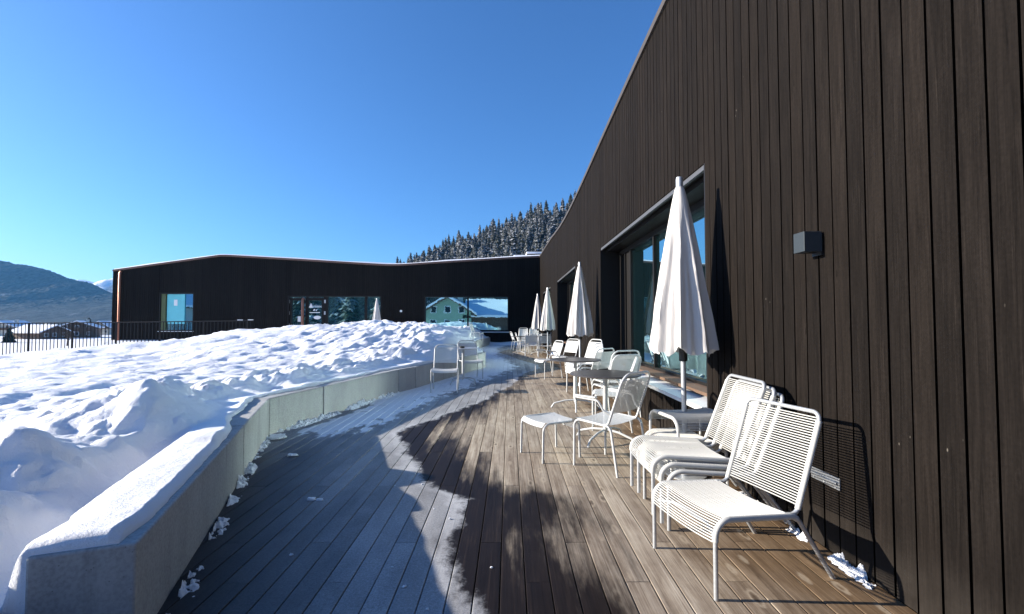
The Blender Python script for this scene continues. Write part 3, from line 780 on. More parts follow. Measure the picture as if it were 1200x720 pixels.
for (a, b, hh, th) in ((2.05,2.4,.04,.4),(2.42,2.85,.05,.34),(3.0,3.5,.05,.34),(3.6,3.95,.035,.5),(4.0,4.75,.06,.32),(4.8,5.9,.05,.5),(6.0,7.4,.07,.42),(7.5,9.6,.07,.45)):
    drift(lambda y, u: (xwall(y)+.001+u*1.05, y), a, b, .10 if a < 5 else .16, hh, a+20, th, .008)
for i in range(9):
    y = rs.uniform(2.2,4.5); x = rs.uniform(-1.4,-.1); s = rs.uniform(.004,.010); blob(mb, (x,y,s*.4), (s*1.4,s,s*.7), i+400)
for (x,y,s) in ((-2.35,5.0,.03),(-2.9,5.7,.06),(-2.86,5.75,.05),(-1.62,3.78,.02),(-1.55,3.77,.016)): blob(mb, (x,y,s*.3), (s*1.7,s*1.2,s*.6), x)
setting(mb.build('snow_clumps', M['snow'], smooth=True), 'stuff')
# wind-blown snow strip at the foot of the far wing
V = []; mb = MB(); n = 90
for i in range(n+1):
    x = -26.1+28.0*i/n
    h = .18+.08*noise.noise((x*.7,0,0)) if x > -1.5 else .3
    V.append(((x,FY-.75-.2*noise.noise((x*.5,5,0)),-.02),(x,FY-.35,h*.75),(x,FY-.004,h)))
for a, b in zip(V, V[1:]):
    mb.quad((a[0],b[0],b[1],a[1])); mb.quad((a[1],b[1],b[2],a[2]))
setting(mb.build('snow_strip', M['snow'], smooth=True), 'structure')

# ------------------------------------------------------------------ furniture
LW = .285
def cord_run(prof, hw, sag, r, pitch, sagdir):
    mb = MB()
    for p in resample(prof, pitch):
        j = random.uniform(-.0012,.0012)
        pts = [Vector((p.x+j, -hw+2*hw*i/8, p.z)) + Vector(sagdir)*(sag*(1-((i-4)/4)**2)) for i in range(9)]
        mb.tube(pts, r, 5, caps=False)
    return mb
def make_lounge(name, label, loc, rz):
    t = thing(name, label, 'lounge chair', loc, rz)
    prof = fillet([(.39,0,0),(.39,0,.41),(-.14,0,.375),(-.39,0,0)], [.085,.10], 8)
    cut1 = next(i for i, p in enumerate(prof) if p.z > .30); cut2 = max(i for i, p in enumerate(prof) if p.z > .355)
    for s in (-1, 1):
        mb = MB(); mb.tube([(p.x, s*LW, p.z) for p in [prof[0], Vector((.39,0,.30))]], .0125, 10); mb.build('leg', M['galv'], t, smooth=True)
        mb = MB(); mb.tube([(p.x, s*LW, p.z) for p in prof[cut2:]], .0125, 10); mb.build('leg', M['galv'], t, smooth=True)
        mb = MB(); mb.tube([(p.x, s*LW, p.z) for p in [Vector((.39,0,.30))]+prof[cut1:cut2+1]], .0165, 10); mb.build('seat_rail', M['cord'], t, smooth=True)
    mb = MB(); mb.tube(fillet([(.385,-LW,.30),(.33,-LW*.55,.335),(.33,LW*.55,.335),(.385,LW,.30)], .25, 5), .0095, 8); mb.build('front_brace', M['galv'], t, smooth=True)
    bk = fillet([(-.07,-LW+.012,.385),(-.155,-LW+.012,.378),(-.345,-LW+.012,.93),(-.345,LW-.012,.93),(-.155,LW-.012,.378),(-.07,LW-.012,.385)], [.05,.05,.05,.05], 6)
    mb = MB(); mb.tube(bk, .0125, 10); mb.build('back_frame', M['galv'], t, smooth=True)
    for s in (-1, 1):
        mb = MB(); mb.tube([(-.165,s*(LW-.012),.405),(-.33,s*(LW-.012),.885)], .0165, 10); mb.build('cord_wrap', M['cord'], t, smooth=True)
    seat = [Vector((.405,0,.30))] + [Vector((p.x+.004, 0, p.z+.013)) for p in prof[cut1:cut2-4]]
    cord_run(seat, LW, .016, .0036, .0142, (0,0,-1)).build('seat_cords', M['cord'], t, smooth=True)
    cord_run([Vector((-.172,0,.425)), Vector((-.335,0,.90))], LW-.012, .012, .0034, .0150, (-.94,0,-.3)).build('backrest_cords', M['cord'], t, smooth=True)
    return t
def face(fx, fy): return math.atan2(fy, fx)
lo = make_lounge('lounge_chair', 'single white cord lounge chair nearest the camera, beside the board wall', (1.385,2.795,0), face(-.967,-.255))
gs = 'white cord lounge chairs stacked against the wall'
for (x, y, z, l) in ((1.555,3.50,0,'lowest white cord lounge chair of the stack behind the single one'),
                     (1.515,3.53,.04,'middle white cord lounge chair of the stack by the wall'),
                     (1.47,3.575,.08,'topmost white cord lounge chair of the stack, its seat fully visible')):
    dup(lo, (x,y,z), math.pi, l, gs).scale = (1.13,1,1)

def make_footstool(name, label, loc, rz, tilt=(0,0), h=.40):
    t = thing(name, label, 'footstool', loc, rz); t.rotation_euler = (tilt[0], tilt[1], rz)
    prof = fillet([(.26,0,0),(.25,0,h),(-.25,0,h),(-.26,0,0)], .10, 7); w = .27
    k1 = next(i for i, p in enumerate(prof) if p.z > h-.14); k2 = max(i for i, p in enumerate(prof) if p.z > h-.14)
    for s in (-1, 1):
        mb = MB(); mb.tube([(p.x,s*w,p.z) for p in [prof[0], prof[k1]]], .0125, 8); mb.build('leg', M['white'], t, smooth=True)
        mb = MB(); mb.tube([(p.x,s*w,p.z) for p in [prof[k2], prof[-1]]], .0125, 8); mb.build('leg', M['white'], t, smooth=True)
        mb = MB(); mb.tube([(p.x,s*w,p.z) for p in prof[k1:k2+1]], .016, 8); mb.build('seat_rail', M['cord'], t, smooth=True)
    cord_run([Vector((p.x, 0, p.z+.012)) for p in prof[k1:k2+1]], w, .014, .0045, .0135, (0,0,-1)).build('seat_cords', M['cord'], t, smooth=True)
    return t
fs = make_footstool('cord_footstool', 'lower white cord footstool under another, between parasol pole and lounge chairs', (1.60,4.22,0), R(8))
dup(fs, (1.69,4.28,.20), R(100), 'upper white cord footstool resting on another by the parasol pole', 'stacked cord footstools')
fs['group'] = 'stacked cord footstools'

DW = .27
def curved_sheet(prof, hw, dip, dirv, n=6, th=.003):
    mb = MB(); prof = [Vector(p) for p in prof]; dirv = Vector(dirv); rows = []
    for p in prof:
        rows.append([Vector((p.x, -hw+2*hw*i/n, p.z)) + dirv*(dip*(1-(2*i/n-1)**2)) for i in range(n+1)])
    for a, b in zip(rows, rows[1:]):
        for i in range(n): mb.quad((a[i], a[i+1], b[i+1], b[i]))
    return mb
def make_chair(name, label, loc, rz, arms=False, low=False):
    t = thing(name, label, 'chair', loc, rz); seg = 6 if low else 9
    prof = fillet([(.24,0,0),(.235,0,.475),(-.20,0,.455),(-.275,0,0)], [.075,.06], 6)
    mid = [i for i, p in enumerate(prof) if p.z > .40]
    for s in (-1, 1):
        mb = MB(); mb.tube([(p.x,s*DW,p.z) for p in prof[:mid[0]+1]], .0125, seg); mb.build('leg', M['white'], t, smooth=True)
        mb = MB(); mb.tube([(p.x,s*DW,p.z) for p in prof[mid[-1]:]], .0125, seg); mb.build('leg', M['white'], t, smooth=True)
        mb = MB(); mb.tube([(p.x,s*DW,p.z) for p in prof[mid[0]:mid[-1]+1]], .0125, seg); mb.build('seat_rail', M['white'], t, smooth=True)
    w = DW-.02
    bk = fillet([(-.02,-w,.45),(-.16,-w,.46),(-.34,-w,.96),(-.34,w,.96),(-.16,w,.46),(-.02,w,.45)], [.06,.11,.11,.06], 6)
    mb = MB(); mb.tube(bk, .0125, seg); mb.build('back_frame', M['white'], t, smooth=True)
    curved_sheet([(.285,0,.425),(.268,0,.463),(.235,0,.482),(.10,0,.476),(-.05,0,.468),(-.165,0,.466)], DW-.008, .018, (0,0,-1)).build('seat', M['mesh'], t, smooth=True)
    curved_sheet([(-.195,0,.575),(-.24,0,.70),(-.29,0,.84),(-.318,0,.905)], w-.004, .03, (-1,0,0)).build('backrest', M['mesh'], t, smooth=True)
    if arms:
        for s in (-1, 1):
            mb = MB(); mb.tube(fillet([(-.195,s*w,.565),(-.13,s*(w+.03),.60),(-.08,s*(w+.05),.695),(.20,s*(w+.05),.70)], [.05,.05], 5), .0105, seg); mb.build('arm_bracket', M['white'], t, smooth=True)
            mb = MB(); mb.box(-.06,.21,s*(w+.05)-.022,s*(w+.05)+.022,.7105,.728); mb.build('armrest', M['white'], t, bevel=.008)
    return t
ca = make_chair('terrace_chair', 'white mesh armchair at the near round table, in front of the white stool', (1.02,4.68,0), face(-.68,.73), True)
cb = make_chair('terrace_chair', 'white mesh chair facing the camera at the small table by the concrete wall, nearer one', (-1.36,9.68,0), face(.06,-1))
GC = 'white terrace chairs'
ca['group'] = GC; cb['group'] = GC
def put(src, x, y, fx, fy, label, z=0, g=GC): return dup(src, (x,y,z), face(fx,fy), label, g)
put(cb, -1.02, 11.85, .35,-.94, 'white mesh chair behind the small table by the concrete wall')
put(ca, 1.42, 6.35, -.95,.25, 'white mesh armchair on the wall side of the near round table')
put(cb, 1.66, 7.15, -.35,.94, 'white chair with its back to the near round table, nearer of a nested pair')
put(cb, 1.70, 7.36, -.35,.94, 'white chair with its back to the near round table, farther of a nested pair', .05)
put(cb, 1.60, 8.75, -.6,.8, 'white chair standing in front of the tilted chair stack beyond the second table')
for i in range(3): put(cb, 1.52+.02*i, 9.35+.16*i, -.93,-.36, ('lowest','middle','uppermost')[i]+' chair of the white stack behind the second round table', .06*i)
put(ca, 1.02, 12.0, -.92,-.38, 'white armchair turned sideways to the left beyond the second round table')
put(cb, 1.62, 13.2, -.8,-.6, 'white chair under the second parasol, facing the camera')
# far cluster
far = [(.62,21.3,1,.1,'leftmost white chair of the far group, by the dark table'),(.95,19.6,.1,1,'white chair turned away in the middle of the far group'),
       (1.5,19.2,.1,1,'rightmost white chair turned away in the far group'),(1.25,21.6,-.2,-1,'white chair facing the camera in the far group'),
       (.4,23.4,.9,.2,'farthest left white chair of the far group'),(1.1,23.8,-.9,.3,'white chair under the farthest parasols'),(1.7,22.2,-.9,.1,'white chair of the far group closest to the wall')]
for (x,y,fx,fy,l) in far: put(cb, x, y, fx, fy, l)
for k, (x, y) in enumerate(((1.35,25.2),(.75,25.4))):
    for i in range(3): put(cb, x, y+.12*i, -.15,-1, ('lowest','middle','top')[i]+(' chair of the right stack' if k == 0 else ' chair of the left stack')+' at the far end of the deck', .09*i)
put(cb, -1.62, 22.6, 1,-.2, 'white chair half hidden behind the snow heap in front of the wide far window', .47)

def make_stool():
    t = thing('low_stool', 'low white square stool with a sling seat standing alone on the deck', 'stool', (.445,5.03,0), math.atan2(.225,.42))
    a = .235; hh = .395
    prof = fillet([(a,0,0),(a-.01,0,hh),(-a+.01,0,hh),(-a,0,0)], .07, 6)
    mid = [i for i, p in enumerate(prof) if p.z > .3]
    for s in (-1, 1):
        for q in (prof[:mid[0]+1], prof[mid[-1]:]):
            mb = MB(); mb.tube([(p.x,s*a*.96,p.z) for p in q], .0125, 9); mb.build('leg', M['white'], t, smooth=True)
        mb = MB(); mb.tube([(p.x,s*a*.96,p.z) for p in prof[mid[0]:mid[-1]+1]], .0125, 9); mb.build('seat_rail', M['white'], t, smooth=True)
    curved_sheet([(a+.012,0,hh-.10),(a+.008,0,hh-.03),(a-.03,0,hh+.012),(.1,0,hh+.006),(0,0,hh+.002),(-.1,0,hh+.006),(-a+.03,0,hh+.012),(-a-.008,0,hh-.03)], a*.94, .012, (0,0,-1)).build('seat', M['mesh'], t, smooth=True)
make_stool()

def make_table(name, label, loc, r, h, mtop):
    t = thing(name, label, 'table', loc, .5)
    mb = MB(); mb.lathe([(r-.012,h-.022),(r,h-.018),(r+.002,h-.006),(r-.004,h),(.001,h+.0005)], 48); mb.build('tabletop', mtop, t, smooth=True)
    mb = MB(); mb.lathe([(.03,.11),(.03,h-.05),(.1,h-.035),(.1,h-.0225)], 16); mb.build('post', M['white'], t, smooth=True)
    for k in range(4):
        a = k*math.pi/2+.35; c, s = math.cos(a), math.sin(a)
        pr = fillet([(0,0,.14),(.18,0,.125),(.36,0,.075),(.41,0,.0)], [.15,.05], 5)
        mb = MB(); mb.tube([(p.x*c,p.x*s,p.z) for p in pr], .014, 9); mb.build('leg', M['white'], t, smooth=True)
    return t
t1 = make_table('round_table', 'near dark round pedestal table beside the white armchair', (1.18,5.62,0), .43, .825, M['table'])
t1['group'] = 'round tables on the deck'
GT = 'round tables on the deck'
t2 = dup(t1, (1.12,7.75,0), 1.1, 'second dark round pedestal table farther along, with a parasol behind it', GT)
dup(t1, (.50,20.6,0), .2, 'dark round table in the far group of chairs', GT)
dup(t1, (1.35,20.4,0), .9, 'round table among the far chairs, nearer the wall', GT)
make_table('small_table', 'small table between two chairs along the concrete wall, ashtray on it', (-1.10,10.85,0), .34, .84, M['galv'])
mb = MB(); mb.lathe([(.04,0),(.06,.005),(.062,.045),(.05,.045),(.048,.012),(.001,.01)], 16)
o = mb.build('ashtray', M['black'], smooth=True); o.location = (-1.12,10.78,.841); tag(o, 'black ashtray on the small table by the concrete wall', 'ashtray')

def make_umbrella(name, label, loc, h=2.86, rmax=.31, zlow=1.17, seed=0):
    t = thing(name, label, 'parasol', loc, seed*.37, 'closed white parasols along the wall')
    mb = MB(); mb.lathe([(.19,0),(.19,.012),(.05,.022),(.045,.09)], 24); mb.build('base_plate', M['galv'], t, smooth=True)
    mb = MB(); mb.tube([(0,0,.02),(-.0,0,1.6),(0,0,h-.1)], .024, 12); mb.build('pole', M['galv'], t, smooth=True)
    mb = MB(); mb.lathe([(.034,h-.12),(.034,h-.02),(.028,h),(.001,h+.001)], 14); mb.build('finial', M['galv'], t, smooth=True)
    mb = MB(); NT, NZ = 128, 44; ztop = h-.10; rings = []
    rs = random.Random(seed+11); ph = [rs.uniform(-.18,.18) for _ in range(9)]; am = [rs.uniform(.75,1.25) for _ in range(9)]
    for k in range(NZ+1):
        f = k/NZ; row = []
        for j in range(NT):
            a = 2*math.pi*j/NT
            lobe = 8*a/(2*math.pi); li = int(lobe) % 8
            base = .038 + (rmax-.03)*(f**.86)*(1-.06*f*f)
            fold = math.cos(8*a+ph[li]*f*2)                  # ridges over the ribs, hollows between
            fold2 = math.cos(16*a+1.3*f+ph[li]*6)
            depth = .22*sstep(.03,.45,f)*am[li]
            r_ = base*(1-.5*depth + depth*.5*fold + .055*sstep(.2,.8,f)*fold2 + .06*f*noise.noise((math.cos(a)*1.5,math.sin(a)*1.5,f*2+seed)))
            r_ *= 1+.035*sstep(.1,.6,f)*noise.noise((math.cos(a)*6,math.sin(a)*6,f*3.2+seed*2))+.02*noise.noise((math.cos(a)*14,math.sin(a)*14,f*9))
            z = ztop - f*(ztop-zlow) 
            z += f**7*(.045*(abs(math.sin(4*a+.4))-.6)*-1 + .05*noise.noise((math.cos(a)*2.2,math.sin(a)*2.2,seed+4)) + .02*noise.noise((math.cos(a)*9,math.sin(a)*9,4)))
            z += .0
            row.append((r_*math.cos(a), r_*math.sin(a), z))
        rings.append(row)
    i0 = 0
    for row in rings: mb.v += row
    for k in range(NZ):
        for j in range(NT):
            j2 = (j+1) % NT; mb.f.append((k*NT+j, (k+1)*NT+j, (k+1)*NT+j2, k*NT+j2)); mb.a.append(0); mb.m.append(0)
    top = len(mb.v); mb.v.append((0,0,ztop+.012))
    for j in range(NT): mb.f.append((top, j, (j+1) % NT)); mb.a.append(0); mb.m.append(0)
    mb.build('canopy', M['cloth'], t, smooth=True)
    mb = MB()
    for j in range(8):
        a = 2*math.pi*j/8; mb.tube([(.04*math.cos(a),.04*math.sin(a),1.75),(rmax*.72*math.cos(a),rmax*.72*math.sin(a),zlow+.02)], .008, 5)
    mb.tube([(0,0,1.08),(0,0,1.2)], .04, 10); mb.build('runner', M['black'], t, smooth=True)
    return t
u = make_umbrella('closed_parasol', 'large closed white parasol nearest the camera, in front of the big window', (1.68,4.38,0), seed=1)
u.rotation_euler = (0, R(-.6), .37)
GU = 'closed white parasols along the wall'
u2 = dup(u, (1.62,10.45,-.02), 1.9, 'second closed white parasol, behind the second round table', GU)
u2.scale = (1.04,1.04,1)
u3 = dup(u, (1.52,18.1,-.02), 3.0, 'third closed white parasol, taller looking one of the far pair', GU)
u4 = dup(u, (1.36,21.9,-.03), 4.1, 'farthest closed white parasol by the wall, smaller of the pair', GU)
u5 = dup(u, (-7.75,26.6,.0), .6, 'closed white parasol half behind the snow heap before the glazed entrance', GU)

# wall lamp, zinc plate
wl = thing('wall_lamp', 'small dark cube lamp fixed on the board wall', 'lamp', (WX,2.95,1.97))
mb = MB(); mb.box(-.127,-.012,-.056,.056,-.064,.066); mb.build('lamp_body', M['lamp'], wl, bevel=.003)
mb = MB(); mb.box(-.012,-.002,-.045,.045,-.085,.05); mb.build('mounting_plate', M['black'], wl)
mb = MB(); mb.tube([(-.07,0,-.0645),(-.07,0,-.068)], .035, 16); mb.build('lens', M['black'], wl)
pl = thing('metal_bracket', 'grey metal bracket screwed to the wall behind the nearest lounge chair', 'bracket', (WX,2.92,.46))
mb = MB(); mb.box(-.014,-.003,-.13,.13,-.036,.036); mb.build('plate', M['steel'], pl, bevel=.002)
mb = MB(); mb.box(-.03,-.0145,-.12,.12,-.006,.010); mb.build('flange', M['steel'], pl, bevel=.002)
mb = MB()
for yy in (-.1,0,.1): mb.tube([(-.0145,yy,-.022),(-.019,yy,-.022)], .007, 8)
mb.build('bolt', M['galv'], pl)
# small round lamp on the far wing
mb = MB(); mb.tube([(px(470.3),FY-.002,pz(364.8)),(px(470.3),FY-.09,pz(364.8))], .075, 14)
tag(mb.build('wall_light', M['paper'], smooth=True), 'tiny round white light on the black far wall', 'lamp')

# railing in front of the far wing
FEY = 21.0
fe = thing('railing', 'thin black metal railing with close vertical bars beyond the snow', 'railing', (-25,FEY,0))
def railx(p): return (p-CX)/F*FEY
x0, x1 = -30.0, railx(298)
def rz_(x): return interp([(-30,1.40),(railx(0),1.40),(railx(133),1.445),(x1,1.53)], x)
mb = MB(); mb.quad; n = 24
for a, b in zip([x0+(x1-x0)*i/n for i in range(n)], [x0+(x1-x0)*(i+1)/n for i in range(n)]): mb.tube([(a,FEY,rz_(a)),(b,FEY,rz_(b))], .021, 6)
top = mb.build('top_rail', M['rail'], fe)
mbb = MB(); mbp = MB(); mbl = MB(); x = x0; k = 0
while x < x1:
    z0 = rz_(x)-1.5
    if k % 12 == 0:
        mbp = MB(); mbp.box(x-.028,x+.028,FEY-.03,FEY+.03,z0-.3,rz_(x)-.02); mbp.build('post', M['rail'], fe)
    else: mbb.box(x-.017,x+.017,FEY-.006,FEY+.006,z0,rz_(x)-.019)
    x += .166; k += 1
for i in range(n):
    a = x0+(x1-x0)*i/n; b = x0+(x1-x0)*(i+1)/n; mbl.box(0,0,0,0,0,0) if False else mbl.tube([(a,FEY,rz_(a)-1.5),(b,FEY,rz_(b)-1.5)], .015, 5)
for nm, q in (('balusters', mbb), ('bottom_rail', mbl)): q.build(nm, M['rail'], fe)
for p_ in (282.3, 294.5):
    q = MB(); q.box(railx(p_)-.09, railx(p_)+.11, FEY-.05, FEY+.05, rz_(railx(p_))+.0215, rz_(railx(p_))+.055)
    q.build('rail_plate', M['paper'], fe)
for c in fe.children: c.matrix_parent_inverse = Matrix.Translation((25,-FEY,0))

# ------------------------------------------------------------------ ground, mountains, forest
def grid(name, m, xs, ys, zf, smooth=True):
    V = [(x, y, zf(x, y)) for y in ys for x in xs]; nx = len(xs)
    Fc = [(j*nx+i, j*nx+i+1, (j+1)*nx+i+1, (j+1)*nx+i) for j in range(len(ys)-1) for i in range(nx-1)]
    me = bpy.data.meshes.new(name); me.from_pydata(V, [], Fc); me.materials.append(m)
    if smooth: me.polygons.foreach_set('use_smooth', [True]*len(me.polygons))
    me.update(); o = bpy.data.objects.new(name, me); COL.objects.link(o); return setting(o)
def gz(x, y):
    d = math.hypot(x, y)
    z = -.45 - 3.3*sstep(35, 170, d) - .6*sstep(200, 900, d)
    if d > 45: z += .5*fract(x, y, .02, 3, 2.0)
    if y < -5: z = -.2 + .3*fract(x, y, .05, 3, 2.0)*sstep(-5,-15,y)
    return z
sp = [-6000,-4000,-2500,-1600,-1000,-650,-420,-300,-220,-170,-140,-115,-95,-80,-68,-58,-50,-43,-37,-32,-28,-24,-20,-16,-12,-8,-4,0,4,8,12,16,20,24,28,34,40,48,58,70,85,105,135,180,260,400,650,1000,1600,2500,4000,6000]
grid('ground', M['ground'], sp, sp, gz)

RIDGE = [(-4200,215),(-3000,225),(-2400,228),(-2000,222),(-1680,202),(-1540,163+10),(-1411,122+4),(-1376,110+4),(-1306,100),(-1100,92),(-800,80),(-400,70),(300,60)]
def mz(x, y):
    rz = interp(RIDGE, x*1500/1500)
    f = max(0, min(1, (y-930)/570)) if y < 1500 else 1-.9*sstep(1500, 1850, y)
    z = -6 + (rz+6)*(f**1.1)
    z += f*(rz*.09)*fract(x, y, .0035, 5, 3.3)*(0.25 if 1430 < y < 1570 else 1)
    z += (0 if 1490 < y < 1510 else 1)*16*noise.noise((x*.011, y*.004, 2.0))*f
    z += f*5.0*max(-.2, noise.noise((x*.16, y*.16, 1.0))) + f*3.0*fract(x, y, .05, 2, 4.0)
    return z
xs = list(np.linspace(-4200,-2100,60))+list(np.linspace(-2090,-1200,420))+list(np.linspace(-1140,300,50))
ys = list(np.linspace(900,1560,110))+list(np.linspace(1580,1860,10))
grid('mountain', M['mountain'], xs, ys, mz)
PK = [(-2900,100),(-2574,137),(-2350,160),(-2257,178),(-2191,212),(-2153,222),(-2112,211),(-2072,199),(-2020,210),(-1967,228),(-1914,221),(-1716,200),(-1320,170),(-660,130)]
def pkz(x, y):
    f = sstep(1850, 2300, y) if y < 2300 else 1-.5*sstep(2300, 2700, y)
    return -6+interp(PK, x)*f*(1+.05*fract(x, y, .006, 5, 1.0)*(0.3 if 2230 < y < 2370 else 1.3))
grid('distant_peak', M['peak'], list(np.linspace(-2900,-700,180)), list(np.linspace(1850,2700,50)), pkz)
grid('added_dark_slope', M['mountain'], list(np.linspace(-260,160,60)), list(np.linspace(-260,-55,40)), lambda x, y: -.6+34*sstep(-55,-220,y)+2.2*fract(x,y,.12,4,1.0)*sstep(-55,-70,y))  # unseen slope added behind the camera to darken the window reflections
# forested hill behind the building: treetop line measured in the photo
SKY = [(380,345),(420,330),(453,307),(492,285),(522,274),(570,256),(600,242),(626,232),(659,228),(676,212),(720,196),(800,170),(900,150)]
def hill_z(pxl, Y):
    u = (Y-200)/(330-200.0)
    s = HY - interp(SKY, pxl) - 22
    g = s*(.50+.50*u) if u <= 1 else s*(1-(u-1)*.35)
    return H + g/F*Y
def hill_grid():
    P = list(range(360, 920, 10)); Ys = [150,170,190,200,215,230,250,270,290,310,330,360,420]
    V = [((p-CX)/F*y, y, hill_z(p, y) if y >= 190 else -4+(hill_z(p,190)+4)*sstep(140,190,y)) for y in Ys for p in P]
    nx = len(P); Fc = [(j*nx+i, j*nx+i+1, (j+1)*nx+i+1, (j+1)*nx+i) for j in range(len(Ys)-1) for i in range(nx-1)]
    me = bpy.data.meshes.new('hill'); me.from_pydata(V, [], Fc); me.materials.append(M['hill'])
    me.polygons.foreach_set('use_smooth', [True]*len(me.polygons)); o = bpy.data.objects.new('hill', me); COL.objects.link(o); setting(o)
hill_grid()
def conifer_mesh(seed, h=14.0, w=2.7, lod=1.0):
    rs = random.Random(seed); mb = MB(); mb.tube([(0,0,-.5),(0,0,h*.5),(0,0,h*.97)], [.2,.13,.02], 5, mi=1)
    z = h*.06
    while z < h*.985:
        f = z/h; rad = w*(1-f)**.60*rs.uniform(.55,1.25)+.14; nb = max(5, int(11*(1-f*.5)*min(1, 1.25/lod)))
        a0 = rs.uniform(0,6.28)
        for k in range(nb):
            a = a0+2*math.pi*k/nb+rs.uniform(-.25,.25); r = rad*rs.uniform(.6,1.12); dr = r*rs.uniform(.28,.55)
            c, s = math.cos(a), math.sin(a); wd = r*rs.uniform(.24,.36)+.08
            zz = z+rs.uniform(-.12,.12)
            pts = [(0,0),(.5,.9),(.78,.75),(1.0,0)]
            P = lambda t, q, d: (c*t*r - s*q*wd, s*t*r + c*q*wd, zz - dr*t*t + d)
            sn = rs.random()
            mb.quad((P(.02,0,.12),P(.45,.9,-.10),P(1,0,0),P(.55,0,.10)), sn)
            mb.quad((P(.02,0,.12),P(.55,0,.10),P(1,0,0),P(.45,-.9,-.10)), sn)
            mb.quad((P(.3,.5,0),P(.7,1.15,-.34),P(.8,.2,.02)), sn); mb.quad((P(.3,-.5,0),P(.8,-.2,.02),P(.7,-1.15,-.34)), sn)
        z += h*.034*lod*rs.uniform(.8,1.2)*(1.0 if f < .7 else .8)
    return mb
tm = [conifer_mesh(s, 10.2+1.5*(s % 3), 2.9+.45*(s % 4)) for s in range(9)]
protos = []
for i, q in enumerate(tm):
    o = q.build('conifer', [M['spruce'], M['bark']]); protos.append(o)
rs = random.Random(21); cand = []
N = 296
def tops(pxl, Y): return HY-(hill_z(pxl,Y)+13-H)*F/Y
roofpx = lambda p: interp([(380,306),(455,311),(632,302),(633,299),(647,278),(667,249),(687,202),(718,138)], p)
tries = 0
while len(cand) < N and tries < 40000:
    tries += 1
    u = rs.random()**.75; Y = 200+130*u; p = rs.uniform(444, 697)
    if tops(p, Y) > roofpx(p)-1: continue
    if tops(p, Y) < roofpx(p)-4 and HY-(hill_z(p,Y)-H)*F/Y > roofpx(p)+26: continue
    X = (p-CX)/F*Y
    dmin = 3.4 if tries < 15000 else 2.6
    if any((X-c[0])**2+(Y-c[1])**2 < dmin*dmin for c in cand): continue
    cand.append((X, Y, hill_z(p, Y)))
GF = 'spruces on the hill behind the building'
for i, (X, Y, z) in enumerate(cand):
    o = protos[i] if i < len(protos) else protos[rs.randrange(len(protos))].copy()
    if i >= len(protos): COL.objects.link(o)
    s = rs.choice((rs.uniform(.65,.85), rs.uniform(.8,1.15))); o.location = (X,Y,z-.3); o.rotation_euler = (0,0,rs.uniform(0,6.28)); o.scale = (s*rs.uniform(.9,1.15),)*2+(s,)
    tag(o, 'snow dusted dark spruce in the dense forest on the hill behind the roofs', 'tree', GF)

low = [conifer_mesh(40+q, 9.0, 2.9, 2.1) for q in range(4)]
fill = MB(); n_ = 0; tries = 0; put_ = []
while n_ < 330 and tries < 30000:
    tries += 1; Y = 198+134*rs.random()**.8; p = rs.uniform(440, 698)
    if tops(p, Y) > roofpx(p)+9: continue
    if HY-(hill_z(p,Y)-H)*F/Y > roofpx(p)+20: continue
    X = (p-CX)/F*Y
    if any((X-c[0])**2+(Y-c[1])**2 < 2.6 for c in put_): continue
    put_.append((X, Y)); n_ += 1
    q = low[rs.randrange(4)]; sc = rs.uniform(.55,.95); a = rs.uniform(0,6.28); ca, sa = math.cos(a)*sc, math.sin(a)*sc
    i0 = len(fill.v); z0 = hill_z(p, Y)-.3
    fill.v += [(X+v[0]*ca-v[1]*sa, Y+v[0]*sa+v[1]*ca, z0+v[2]*sc) for v in q.v]
    fill.f += [tuple(i0+k for k in f) for f in q.f]; fill.a += q.a; fill.m += q.m
setting(fill.build('forest', [M['spruce'], M['bark']]), 'stuff')
# ------------------------------------------------------------------ village
def make_house(name, label, loc, rz, w, d, hw, hr, wall, rows=2, group=None):
    t = thing(name, label, 'house', loc, rz, group)
    mb = MB(); mb.box(-w/2,w/2,-d/2,d/2,-1.5,hw)
    for s in (-1,1): mb.quad(((-w/2,s*d/2,hw),(w/2,s*d/2,hw),(0,s*d/2,hr)) if s > 0 else ((w/2,s*d/2,hw),(-w/2,s*d/2,hw),(0,s*d/2,hr)))
    mb.build('wall', wall, t)
    e = 1.0; k = (hr-hw)/(w/2); mb = MB(); ms = MB()
    for s in (-1,1):
        for q, a, b_ in ((mb,.02,.2),(ms,.21,.55)):
            p0 = [(0,-d/2-e,hr+a),(s*(w/2+e),-d/2-e,hw-e*k+a),(s*(w/2+e),d/2+e,hw-e*k+a),(0,d/2+e,hr+a)]
            p1 = [(x_,y_,z_+b_-a) for x_,y_,z_ in p0]
            q.quad(p1 if s > 0 else p1[::-1]); q.quad(p0[::-1] if s > 0 else p0)
            for i in range(4): j = (i+1) % 4; q.quad((p0[i],p0[j],p1[j],p1[i]))
    rf = mb.build('roof', M['chalet'], t); ms.build('roof_snow', M['roof_snow'], rf)
    mb = MB(); mb.box(w*.16,w*.16+.8,-.5,.5,hr-.6,hr+.9); mb.build('chimney', M['plaster'], rf)
    for side in (-1,1):
        for r_ in range(rows):
            for c in range(3):
                mb = MB(); x = -w*.3+c*w*.3; z = .9+r_*2.3; y = side*(d/2+.03)
                mb.box(x-.55,x+.55,y-.03,y+.03,z,z+1.25); f = mb.build('window', M['paper'], t)
                mb = MB(); mb.box(x-.45,x+.45,y-.04,y+.04,z+.1,z+1.15); mb.build('pane', M['pane_dark'], f)
    if rows > 1:
        mb = MB(); mb.box(-w/2,w/2,-d/2-1.0,-d/2,2.75,2.9); mb.box(-w/2,w/2,-d/2-1.0,-d/2-.9,2.9,3.7); mb.build('balcony', M['chalet'], t)
    return t
def at(pxl, Y): return (pxl-CX)/F*Y
